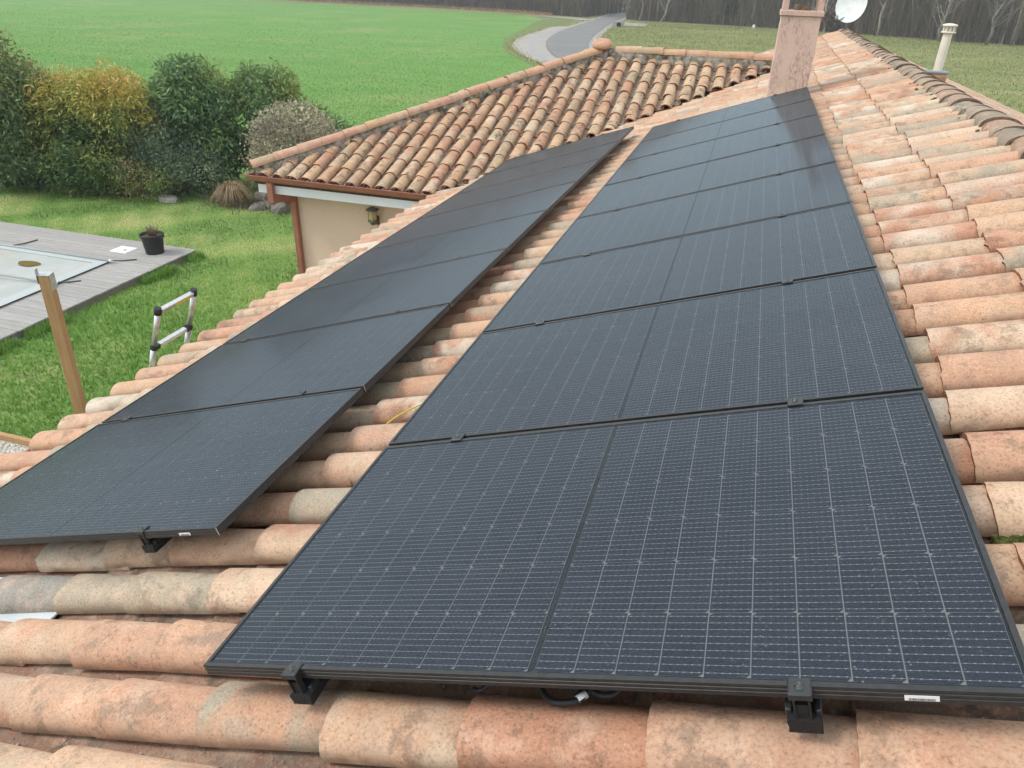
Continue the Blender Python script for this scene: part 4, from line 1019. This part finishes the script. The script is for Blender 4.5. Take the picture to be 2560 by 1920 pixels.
def nz(C, s, ph=0.0):      # cheap smooth 3-D noise
    x, y, z = C[:, 0] * s + ph, C[:, 1] * s + ph * 1.7, C[:, 2] * s + ph * 0.6
    return (np.sin(x * 1.9 + 1.3 * np.sin(y)) + np.sin(y * 2.3 + 1.1 * np.sin(z * 1.3)) + np.sin(z * 2.1 + 1.7 * np.sin(x * 0.8))) / 3
G_DARK = [(0.0, (0.043, 0.081, 0.028)), (0.35, (0.098, 0.170, 0.055)), (0.6, (0.184, 0.237, 0.077)), (0.8, (0.369, 0.275, 0.112)), (1.0, (0.621, 0.313, 0.172))]
G_YEL = [(0.0, (0.052, 0.109, 0.050)), (0.3, (0.115, 0.201, 0.066)), (0.5, (0.287, 0.310, 0.072)), (0.78, (0.540, 0.443, 0.099)), (1.0, (0.598, 0.385, 0.143))]
G_GRN = [(0.0, (0.049, 0.102, 0.058)), (0.4, (0.116, 0.211, 0.092)), (0.7, (0.235, 0.348, 0.118)), (0.9, (0.450, 0.439, 0.118)), (1.0, (0.619, 0.403, 0.185))]
G_TEAL = [(0.0, (0.078, 0.117, 0.075)), (0.5, (0.184, 0.263, 0.159)), (0.8, (0.335, 0.393, 0.225)), (1.0, (0.518, 0.343, 0.209))]
G_GREY = [(0.0, (0.165, 0.146, 0.121)), (0.4, (0.330, 0.297, 0.220)), (0.75, (0.550, 0.504, 0.319)), (0.93, (0.660, 0.605, 0.396)), (1.0, (0.176, 0.291, 0.066))]
G_LOW = [(0.0, (0.065, 0.110, 0.031)), (0.5, (0.173, 0.264, 0.066)), (0.8, (0.345, 0.344, 0.132)), (1.0, (0.460, 0.351, 0.224))]
ML = {k: leaf_mat('leaf_' + k, v) for k, v in dict(dark=G_DARK, yellow=G_YEL, green=G_GRN, teal=G_TEAL, grey=G_GREY, low=G_LOW).items()}
shrub('red_tipped_shrub', 'tall dark evergreen shrub with reddish tips at the left edge', (-16.55, 13.75, 0), [(0, 0, 1.3, 1.25, 1.1, 1.45), (-0.75, 0.3, 2.75, 1.15, 1.0, 1.1), (0.6, 0.1, 1.9, 1.0, 0.9, 1.25), (0.75, -0.1, 0.7, 0.85, 0.9, 0.75), (-1.7, -0.2, 1.6, 1.4, 1.2, 1.7)], 21000, (0.13, 0.05), ML['dark'],
      lambda C: 0.27 + 0.13 * C[:, 2] + 0.22 * nz(C, 2.0, 1) - 0.1, droop=0.1)
shrub('golden_shrub', 'broad shrub with golden orange new leaves over green', (-14.5, 14.45, 0), [(-0.65, 0, 1.75, 1.15, 1.0, 1.12), (0.6, 0.1, 1.95, 1.15, 1.0, 1.12), (0.1, -0.35, 0.75, 1.35, 0.95, 1.0)], 22000, (0.135, 0.042), ML['yellow'],
      lambda C: -0.06 + 0.275 * C[:, 2] + 0.16 * nz(C, 2.2, 2) + 0.10 * np.abs(C[:, 0] - 0.1))
shrub('tall_green_shrub', 'tall rounded dark green shrub with long leaves, middle of the hedge', (-12.45, 15.6, 0), [(0.0, 0, 2.1, 1.08, 1.0, 1.18), (0.1, 0, 1.0, 1.15, 1.0, 1.15)], 16000, (0.15, 0.048), ML['green'],
      lambda C: 0.24 + 0.12 * C[:, 2] + 0.22 * nz(C, 1.7, 3), droop=0.45)
shrub('spreading_shrub', 'spreading grey green shrub in front of the tall dark one', (-12.75, 14.7, 0), [(-0.25, 0, 1.0, 1.05, 0.85, 0.95), (0.55, 0.05, 0.65, 1.0, 0.75, 0.75), (-0.45, 0.2, 1.75, 0.7, 0.55, 0.6)], 13000, (0.09, 0.034), ML['teal'],
      lambda C: 0.42 + 0.28 * nz(C, 2.6, 4), droop=0.2, knots=40)
shrub('leafy_green_shrub', 'green long leaved shrub behind the pale rounded bush', (-11.0, 16.7, 0), [(0, 0, 1.85, 1.05, 0.95, 1.15), (-0.35, 0.0, 2.35, 0.6, 0.55, 0.8), (0.45, 0.0, 2.35, 0.5, 0.45, 0.8), (0, 0, 0.8, 1.1, 0.9, 0.8), (1.0, 0.2, 1.1, 0.95, 0.85, 1.2), (1.95, 0.3, 0.85, 0.8, 0.75, 1.0)], 18000, (0.15, 0.045), ML['green'],
      lambda C: 0.32 + 0.13 * C[:, 2] + 0.2 * nz(C, 1.8, 5), droop=0.45)
shrub('pale_round_bush', 'rounded bush of beige grey winter foliage beside the wing roof', (-9.55, 15.5, 0), [(0, 0, 1.28, 1.15, 1.05, 1.15), (0.1, 0, 0.7, 1.1, 1.0, 0.75)], 17000, (0.075, 0.045), ML['grey'],
      lambda C: 0.50 + 0.25 * nz(C, 2.8, 6) + 0.14 * (np.abs(nz(C, 1.1, 8)) > 0.62), droop=-0.2, knots=60, inner=0.75)
shrub('low_spreading_shrub', 'low yellow green shrub with bare twigs at the hedge foot', (-13.75, 13.95, 0), [(-0.35, 0, 0.42, 0.85, 0.65, 0.55), (0.55, 0.1, 0.46, 0.95, 0.65, 0.62)], 8500, (0.065, 0.03), ML['low'],
      lambda C: 0.40 + 0.3 * nz(C, 2.2, 7) + 0.25 * (C[:, 0] > 0.1), droop=0.0)
shrub('small_edge_shrub', 'small olive green plant at the lawn edge left of the low shrub', (-14.9, 13.6, 0), [(0, 0, 0.16, 0.5, 0.35, 0.24)], 1000, (0.07, 0.03), ML['low'], lambda C: 0.45 + 0.3 * nz(C, 3, 9), trunk=0.015)

# dry ornamental grass, rocks, dead perennials
gt = empty('dry_grass_tuft', (-10.75, 14.35, 0)); tag(gt, 'straw coloured ornamental grass tuft at the lawn edge', 'grass tuft')
n = 900; a = rng.random(n) * 6.283; lean_ = rng.random(n) ** 0.7; Lg = 0.45 + 0.3 * rng.random(n)
b0 = np.stack([0.12 * rng.random(n) * np.cos(a), 0.12 * rng.random(n) * np.sin(a), np.zeros(n)], 1)
md = b0 + np.stack([np.cos(a) * lean_ * Lg * 0.35, np.sin(a) * lean_ * Lg * 0.35, Lg * 0.75], 1); tp = b0 + np.stack([np.cos(a) * lean_ * Lg * 0.9, np.sin(a) * lean_ * Lg * 0.9, Lg * (0.95 - 0.75 * lean_)], 1)
w_ = np.stack([-np.sin(a), np.cos(a), np.zeros(n)], 1) * 0.006
V = np.stack([b0 - w_, b0 + w_, md + w_, md - w_, tp], 1).reshape(-1, 3); i = np.arange(n) * 5
F = np.concatenate([np.stack([i, i + 1, i + 2], 1), np.stack([i, i + 2, i + 3], 1), np.stack([i + 3, i + 2, i + 4], 1)])
M_straw = leaf_mat('straw', [(0, (0.20, 0.135, 0.075)), (0.5, (0.37, 0.27, 0.155)), (1, (0.47, 0.36, 0.22))], 0.8, 0.2)
link('blades', mesh_np('blades', V, F, (M_straw,), False, {'tint': np.repeat(rng.random(n), 5)}), gt)
M_rock = ground_mat('limestone', ((0.24, 0.235, 0.205), (0.36, 0.35, 0.31), (0.15, 0.15, 0.115)), 3, 14, 1.0, 0.06)
def rock(loc, r, label, seed):
    bm = bmesh.new(); bmesh.ops.create_icosphere(bm, subdivisions=2, radius=1.0); rr = random.Random(seed); k = [rr.uniform(1, 3) for _ in range(6)]
    for v in bm.verts:
        f = 1 + 0.13 * math.sin(k[0] * 2 * v.co.x + k[1]) + 0.12 * math.sin(k[2] * 2 * v.co.y + k[3]) + rr.uniform(-0.06, 0.06)
        v.co = Vector((v.co.x * f * r[0], v.co.y * f * r[1], min(v.co.z, 0.6 + rr.uniform(-0.06, 0.06)) * f * r[2]))
    me = bpy.data.meshes.new('rock'); bm.to_mesh(me); bm.free(); me.materials.append(M_rock); o = link('rock', me, None, loc, (0, 0, rr.uniform(0, 3))); tag(o, label, 'rock', 'rocks along the lawn edge')
rock((-12.45, 14.05, 0.04), (0.38, 0.22, 0.16), 'flat grey rock at the lawn edge below the low shrub', 1)
rock((-10.10, 15.0, 0.12), (0.42, 0.3, 0.28), 'grey rock beneath the pale rounded bush', 2)
rock((-9.45, 14.35, 0.05), (0.32, 0.2, 0.2), 'flat grey rock nearest the wing corner', 3)
rock((-10.0, 14.45, 0.03), (0.40, 0.24, 0.14), 'low grey rock right of the dry grass tuft', 4)
n = 1300; bx = np.stack([rng.uniform(-11.4, -9.0, n), rng.normal(14.5, 0.3, n), np.zeros(n)], 1)
tp = bx + np.stack([rng.normal(0, 0.16, n), rng.normal(0, 0.16, n), rng.uniform(0.08, 0.38, n)], 1); w_ = rng.normal(size=(n, 3)) * 0.004
V = np.stack([bx - w_, bx + w_, tp], 1).reshape(-1, 3); F = np.arange(n * 3).reshape(-1, 3)
o = link('dead_stems', mesh_np('dead_stems', V, F, (leaf_mat('dead_stem', [(0, (0.10, 0.075, 0.06)), (1, (0.26, 0.19, 0.14))], 0.9, 0.1),), False, {'tint': np.repeat(rng.random(n), 3)})); tag(o, 'brown dead perennial stems around the rocks', 'plants', kind='stuff')

# ------------------------------------------------------------------ grass
def blades(name, label, pos, h, w, tint, mat, flop=0.5):
    n = len(pos); a = rng.random(n) * 6.283
    dr = np.stack([np.cos(a), np.sin(a), np.zeros(n)], 1); sd_ = np.stack([-np.sin(a), np.cos(a), np.zeros(n)], 1)
    fl = (rng.random(n) * flop)[:, None] * h[:, None]
    tip = pos + dr * fl + np.stack([np.zeros(n), np.zeros(n), h * (1 - 0.5 * rng.random(n) * flop)], 1)
    V = np.stack([pos - sd_ * w[:, None], pos + sd_ * w[:, None], tip], 1).reshape(-1, 3)
    o = link(name, mesh_np(name, V, np.arange(n * 3).reshape(-1, 3), (mat,), False, {'tint': np.repeat(tint, 3)})); tag(o, label, 'grass', kind='stuff'); return o
def n2(p, s, ph): 
    x, y = p[:, 0] * s + ph, p[:, 1] * s + 1.7 * ph
    return (np.sin(x + 1.4 * np.sin(0.7 * y)) + np.sin(1.3 * y + 1.2 * np.sin(0.9 * x + 2)) + 0.6 * np.sin(2.3 * x - 1.9 * y) + 0.5 * np.sin(4.1 * x + 3.3 * y)) / 3.1
M_grass = leaf_mat('grass_blade', [(0.0, (0.105, 0.218, 0.038)), (0.35, (0.202, 0.379, 0.074)), (0.6, (0.329, 0.484, 0.116)), (0.8, (0.598, 0.581, 0.228)), (1.0, (0.800, 0.759, 0.354))], 0.7, 0.35)
def in_deck(p): return (p[:, 0] < DX + 0.02) & (p[:, 1] < DY + 0.05) & (p[:, 1] > 2.5)
n = 300000; p = np.stack([rng.uniform(-19, -3.0, n), rng.uniform(1.0, 17.5, n), np.full(n, 0.01)], 1)
far = (p[:, 1] + 0.35 * (p[:, 0] + 12)) > 13.5
keep = ~in_deck(p) & ~((p[:, 0] > -5.55) & (p[:, 1] > 8.8)) & ~((p[:, 1] < 4.42) & (p[:, 0] < -4.3) & (p[:, 0] > -9.9)) & ~(far & (rng.random(n) < 0.4))
d_ = (p - np.array(CAM)); zc_ = d_ @ np.array(FWD); xc_ = d_ @ np.array(RIGHT) / zc_ * FPX; yc_ = d_ @ np.array(DOWN) / zc_ * FPX
keep &= (zc_ > 0) & (np.abs(xc_) < 0.58) & (np.abs(yc_) < 0.45)
p = p[keep]; n = len(p)
fresh = np.clip((11.5 - p[:, 1]) / 4.0, 0, 1)                 # thicker, greener growth close to the house
patch = np.clip(0.5 + 0.9 * n2(p, 1.6, 1.0), 0, 1)
h = (0.030 + 0.055 * rng.random(n)) * (0.6 + 0.7 * fresh + 0.3 * (1 - patch)); w_ = 0.004 + 0.007 * rng.random(n) * (0.6 + fresh)
tint = np.clip(0.29 + 0.95 * (patch - 0.46) * (1.10 - fresh) + 0.10 * n2(p, 6.0, 4.0) + rng.normal(0, 0.10, n) + 0.10 * (1 - fresh), 0, 1)
blades('lawn_grass', 'short patchy lawn grass around the pool deck', p, h, w_, tint, M_grass, 0.9)
# taller weeds creeping over the deck edge
n = 9000; yy = rng.uniform(3.0, 10.95, n); gate = np.sin(yy * 2.1) + np.sin(yy * 5.3 + 1) > 0.1
p = np.stack([DX + 0.04 + np.abs(rng.normal(0, 0.09, n)), yy, np.full(n, 0.01)], 1)[gate]; n = len(p)
blades('edge_weeds', 'tufts of green weeds along the deck edge', p, 0.08 + 0.13 * rng.random(n), 0.006 + 0.008 * rng.random(n), np.clip(0.25 + rng.normal(0, 0.12, n), 0, 1), M_grass, 0.9)
M_crop = leaf_mat('crop_blade', [(0.0, (0.137, 0.254, 0.058)), (0.5, (0.186, 0.311, 0.076)), (0.8, (0.246, 0.336, 0.103)), (1.0, (0.398, 0.381, 0.152))], 0.9, 0.35)
n = 200000; t_ = rng.random(n); yy = 17.6 - 17.0 * np.log(1 - 0.998 * t_); xx = rng.uniform(-1, 1, n) * (10 + yy * 0.62) - 10 - yy * 0.28
p = np.stack([xx, np.round(yy / 0.16) * 0.16 + rng.normal(0, 0.03, n), np.full(n, 0.02)], 1)
d_ = (p - np.array(CAM)); zc_ = d_ @ np.array(FWD); xc_ = d_ @ np.array(RIGHT) / zc_ * FPX; yc_ = d_ @ np.array(DOWN) / zc_ * FPX
k_ = (zc_ > 0) & (np.abs(xc_) < 0.56) & (yc_ > -0.45) & (yc_ < 0.1) & (p[:, 0] < -10.5 - (p[:, 1] - 46) * 0.42) & ((p[:, 0] < -6) | (p[:, 1] > 19))
p = p[k_]; n = len(p); scl = 1 + p[:, 1] / 30
blades('crop_rows', 'young green cereal crop covering the field beyond the hedge', p, (0.035 + 0.035 * rng.random(n)) * (0.7 + 0.2 * scl), 0.008 * scl * (0.6 + 0.8 * rng.random(n)), np.clip(0.45 + 0.22 * n2(p, 0.16, 2) + 0.1 * n2(p, 0.9, 5) + rng.normal(0, 0.16, n), 0, 1), M_crop, 0.8)

# rough meadow grass right of the road and tufts spilling over the road edges
M_mead = leaf_mat('meadow_blade', [(0.0, (0.133, 0.168, 0.055)), (0.45, (0.258, 0.284, 0.102)), (0.75, (0.406, 0.379, 0.172)), (1.0, (0.624, 0.495, 0.296))], 0.9, 0.3)
n = 150000; yy = 22 + 100 * rng.random(n) ** 0.8; xx = rng.uniform(-22, 62, n)
p = np.stack([xx, yy, np.full(n, 0.01)], 1); d_ = (p - np.array(CAM)); zc_ = d_ @ np.array(FWD); xc_ = d_ @ np.array(RIGHT) / zc_ * FPX
R_e = np.array(sorted(R_edge, key=lambda q: q[1])); rx = np.interp(yy, R_e[:, 1], R_e[:, 0])
k_ = (np.abs(xc_) < 0.56) & (xx > rx + 0.7) & (yy < 126 - 0.62 * np.clip(xx + 2, 0, 60))
p = p[k_]; n = len(p); cl = n2(p, 0.55, 3.0)
blades('meadow_grass', 'rough olive meadow grass between the house and the wood', p, (0.10 + 0.16 * rng.random(n)) * (0.8 + 0.5 * cl), 0.018 + 0.025 * rng.random(n), np.clip(0.45 + 0.25 * cl + 0.2 * n2(p, 0.17, 7) + rng.normal(0, 0.15, n), 0, 1), M_mead, 0.9)
ed_ = np.array([(q[0] + 0.8, q[1]) for q in Rs if q[1] < 150] + [(q[0] - 0.75, q[1]) for q in Ls if 101 < q[1] < 150] + [(q.x, q.y) for q in apron])
ix = rng.integers(0, len(ed_), 3200); p = np.concatenate([ed_[ix] + rng.normal(0, 0.28, (3200, 2)) + (ed_[np.minimum(ix + 1, len(ed_) - 1)] - ed_[ix]) * rng.random((3200, 1)) * (np.abs(ed_[np.minimum(ix + 1, len(ed_) - 1)] - ed_[ix]).max(1, keepdims=True) < 12), np.full((3200, 1), 0.04)], 1)
blades('road_edge_grass', 'ragged grass tufts along the road edges', p, 0.05 + 0.10 * rng.random(len(p)), 0.03 + 0.04 * rng.random(len(p)), np.clip(0.6 + rng.normal(0, 0.2, len(p)), 0, 1), M_mead, 0.9)

# ------------------------------------------------------------------ woodland, roadside things
M_bark = leaf_mat('bare_wood', [(0.0, (0.076, 0.063, 0.045)), (0.5, (0.198, 0.165, 0.116)), (0.8, (0.301, 0.242, 0.167)), (1.0, (0.453, 0.397, 0.291))], 0.9, 0.0)
def scatter_wood(edge, depth, n, side_dir):
    e = np.array(edge, float); seg = np.diff(e, axis=0); ln = np.hypot(seg[:, 0], seg[:, 1]); cs = np.concatenate([[0], np.cumsum(ln)])
    s = rng.random(n) * cs[-1]; idx = np.clip(np.searchsorted(cs, s) - 1, 0, len(ln) - 1); f = (s - cs[idx]) / ln[idx]
    p = e[idx] + seg[idx] * f[:, None]; dd = depth * rng.random(n) ** 1.5
    return np.stack([p[:, 0] + side_dir[0] * dd, p[:, 1] + side_dir[1] * dd, np.zeros(n)], 1), dd
def sticks(name, label, groups):
    Vs, Fs, Ts = [], [], []; base = 0
    for p, h, w, lean_s, tint in groups:
        n = len(p); tip = p + np.stack([rng.normal(0, lean_s, n) * h, rng.normal(0, lean_s, n) * h, h], 1)
        w3 = np.stack([w, np.zeros(n), np.zeros(n)], 1); y3 = np.stack([np.zeros(n), w, np.zeros(n)], 1)
        # crossed slim blades so that a stem has width from any side
        V = np.stack([p - w3, p + w3, tip + w3 * 0.25, tip - w3 * 0.25, p - y3, p + y3, tip + y3 * 0.25, tip - y3 * 0.25], 1).reshape(-1, 3); i = np.arange(n) * 8
        Vs.append(V); Fs.append(np.concatenate([np.stack([i, i + 1, i + 2, i + 3], 1), np.stack([i + 4, i + 5, i + 6, i + 7], 1)]) + base); Ts.append(np.repeat(tint, 8)); base += len(V)
    o = link(name, mesh_np(name, np.concatenate(Vs), np.concatenate(Fs), (M_bark,), False, {'tint': np.clip(np.concatenate(Ts), 0, 1)})); tag(o, label, 'woodland', kind='stuff')
EDGE_L = [(-27.8, 132), (-36.3, 136.5), (-48.8, 143.5), (-66.8, 148), (-96, 152.5), (-150, 158)]
EDGE_R = [(-20.2, 131), (-9.9, 128.3), (-2.1, 125.4), (6.3, 122.6), (16.0, 116), (24.2, 109.3), (33, 106.5), (42, 140), (60, 158), (110, 160)]
def wood_groups(edge, sd, n):
    p1, d1 = scatter_wood(edge, 34, n, sd); p2, d2 = scatter_wood(edge, 5, n, sd); p3, d3 = scatter_wood(edge, 30, n // 5, sd)
    p4 = np.repeat(p3, 26, axis=0); m4_ = len(p4); p4 = p4 + np.stack([rng.normal(0, 0.5, m4_), rng.normal(0, 0.5, m4_), rng.uniform(0.5, 9, m4_)], 1)
    return [(p1, 2.0 + 6 * rng.random(n), 0.03 + 0.04 * rng.random(n), 0.22, 0.42 + rng.normal(0, 0.16, n)),
            (p2, 0.5 + 2.2 * rng.random(n), 0.03 + 0.035 * rng.random(n), 0.30, 0.34 + rng.normal(0, 0.2, n)),
            (p3, 8 + 6 * rng.random(n // 5), 0.09 + 0.10 * rng.random(n // 5), 0.03, 0.5 + rng.normal(0, 0.2, n // 5)),
            (p4, 1.2 + 2.0 * rng.random(m4_), 0.018 + 0.018 * rng.random(m4_), 0.7, 0.48 + rng.normal(0, 0.15, m4_))]
sticks('bare_woodland', 'leafless brown wood beyond the crop field, left of the road', wood_groups(EDGE_L, (0.12, 1), 9000))
sticks('bare_woodland', 'leafless brown wood behind the meadow, right of the road', wood_groups(EDGE_R, (0.12, 1), 13000))
# dry grass along the wood
pp, dd = scatter_wood([(-33, 131.5), (-45, 138.5), (-62, 143.5), (-91, 148), (-130, 152)], 2.4, 9000, (0.1, 1))
blades('dry_verge_grass', 'straw coloured grass strip along the wood edge', pp, 0.25 + 0.45 * rng.random(len(pp)), 0.05 + 0.03 * rng.random(len(pp)), rng.random(len(pp)), M_straw, 0.7)
# single trees that stand out
def bare_tree(loc, h, tint, label, seed, r0=0.14):
    rr = random.Random(seed); e = empty('bare_tree', loc); tag(e, label, 'tree', 'pale bare trees at the wood edge')
    t = NT('bark_pale'); c = t.mix(t.step(t.noise(t.obj(), 3, 4), 0.35, 0.65), tuple(x * 0.7 for x in tint), tint); mt = t.done(t.bsdf(c, 0.9, 0.15))
    pts = [Vector((0, 0, -0.2))]
    for i in range(7): pts.append(pts[-1] + Vector((rr.gauss(0, 0.035) * h, rr.gauss(0, 0.02) * h, h / 7)))
    mb = MB(); mb.tube(pts, [r0 * (1 - 0.85 * i / 7) for i in range(8)], 7); mb.build('trunk', mt, e)
    mb = MB()
    for _ in range(34):
        i = rr.randrange(1, 7); b = pts[i].lerp(pts[i + 1], rr.random()); an = rr.uniform(0, 6.28); L = h * rr.uniform(0.14, 0.34) * (1.1 - 0.08 * i)
        d = Vector((math.cos(an), math.sin(an), rr.uniform(0.5, 1.3))).normalized(); m1 = b + d * L * 0.5; tp_ = b + d * L + Vector((0, 0, L * 0.2))
        mb.tube([b, m1, tp_], [r0 * 0.36, r0 * 0.22, r0 * 0.06], 4, 0, False)
        for _k in range(5):
            q = m1.lerp(tp_, rr.random()); dv = (d + Vector((rr.gauss(0, .6), rr.gauss(0, .6), rr.gauss(0.1, .4)))).normalized() * L * rr.uniform(0.25, 0.5); mb.tube([q, q + dv], [r0 * 0.13, r0 * 0.04], 3, 0, False)
    mb.build('crown', mt, e)
bare_tree((-17.6, 127.2, 0), 9, (0.27, 0.235, 0.19), 'slim bare tree where the road enters the wood', 1)
bare_tree((-14.2, 126.6, 0), 10, (0.36, 0.33, 0.29), 'pale bare tree just right of the road', 2)
bare_tree((9.2, 117.5, 0), 9, (0.44, 0.42, 0.38), 'whitish forked bare tree right of the satellite dish', 3, 0.16)
bare_tree((15.4, 113.0, 0), 10, (0.30, 0.26, 0.22), 'many branched bare tree left of the vent pipe', 4, 0.17)
bare_tree((21.8, 107.5, 0), 10, (0.29, 0.27, 0.24), 'bare tree with spreading crown right of the vent pipe', 5, 0.2)
bare_tree((26.2, 104.8, 0), 11, (0.22, 0.21, 0.19), 'rightmost bare tree in front of the wood', 6, 0.2)
shrub('russet_bush', 'russet brown leafy bush in the wood edge behind the dish', (10.2, 118.0, 0), [(0, 0, 1.6, 1.8, 1.4, 1.5)], 2600, (0.35, 0.2), leaf_mat('leaf_russet', [(0, (0.10, 0.065, 0.045)), (1, (0.22, 0.13, 0.085))], 0.8, 0.1), lambda C: 0.5 + 0.3 * nz(C, 1.5, 3), group=None)
shrub('ivy_thicket', 'dark green ivy clad thicket behind the chimney', (-4.0, 127.0, 0), [(0, 0, 2.4, 1.0, 1.0, 2.6)], 2200, (0.4, 0.25), leaf_mat('leaf_ivy', [(0, (0.012, 0.03, 0.012)), (1, (0.045, 0.075, 0.03))], 0.6, 0.1), lambda C: 0.5 + 0.3 * nz(C, 1.5, 4), cat='thicket', group=None)
sg = empty('road_sign', (-30.33, 138.7, 0), (0, 0, 0.2)); tag(sg, 'small round white road sign on a thin pole by the wood', 'road sign')
mb = MB(); mb.tube([(0, 0, 0), (0, 0, 2.5)], 0.05, 8); mb.build('pole', M_galv, sg)
mb = MB(); mb.lathe([(0.001, 0.0), (0.42, 0.0), (0.42, 0.03), (0.001, 0.03)], 20, 0, Matrix.Translation((0, -0.06, 2.25)) @ Matrix.Rotation(math.pi / 2, 4, 'X')); mb.build('disc', simple('sign_back', (0.50, 0.51, 0.50), 0.5, 0.4), sg)
up_ = empty('utility_pole', (-44.5, 142.0, 0)); tag(up_, 'thin grey utility pole before the wood', 'pole')
mb = MB(); mb.tube([(0, 0, -0.3), (0.05, 0, 9)], [0.14, 0.10], 8); mb.build('shaft', simple('pole_wood', (0.25, 0.23, 0.20), 0.9, 0.1, nscale=5, namt=0.2), up_)
cv = empty('culvert', (-17.0, 105.6, 0)); tag(cv, 'concrete culvert mouth with dark opening beside the road', 'culvert')
M_conc = simple('concrete', (0.33, 0.31, 0.28), 0.9, 0.2, nscale=3, namt=0.15)
mb = MB(); mb.box(-0.8, 0.7, 0.25, 0.50, -0.1, 0.62); mb.build('headwall', M_conc, cv)
mb = MB(); mb.tube([(0, 0.20, 0.32), (0, 0.24, 0.32)], 0.30, 14); mb.build('opening', simple('culvert_dark', (0.012, 0.012, 0.012), 0.9, 0.1), cv)
mk = link('marker_stone', MB().cbox(-0.18, 0.18, -0.15, 0.15, -0.1, 0.45, 0.04).mesh('marker_stone', M_sticker), None, (-0.1, 120.5, 0)); tag(mk, 'tiny white marker stone at the meadow edge', 'marker')

# ------------------------------------------------------------------ thin winter haze
hz = MB().box(-460, 460, -120, 640, -1.0, 16.0).mesh('haze')
t = NT('haze_air'); pv = t.n('ShaderNodeVolumePrincipled', {'Color': (0.86, 0.90, 0.93, 1), 'Density': 0.0010, 'Anisotropy': 0.3})
t.t.links.new(pv.outputs[0], t.out.inputs['Volume']); hz.materials.append(t.m)
tag(link('haze', hz), 'thin pale haze over the fields', 'haze', kind='stuff')
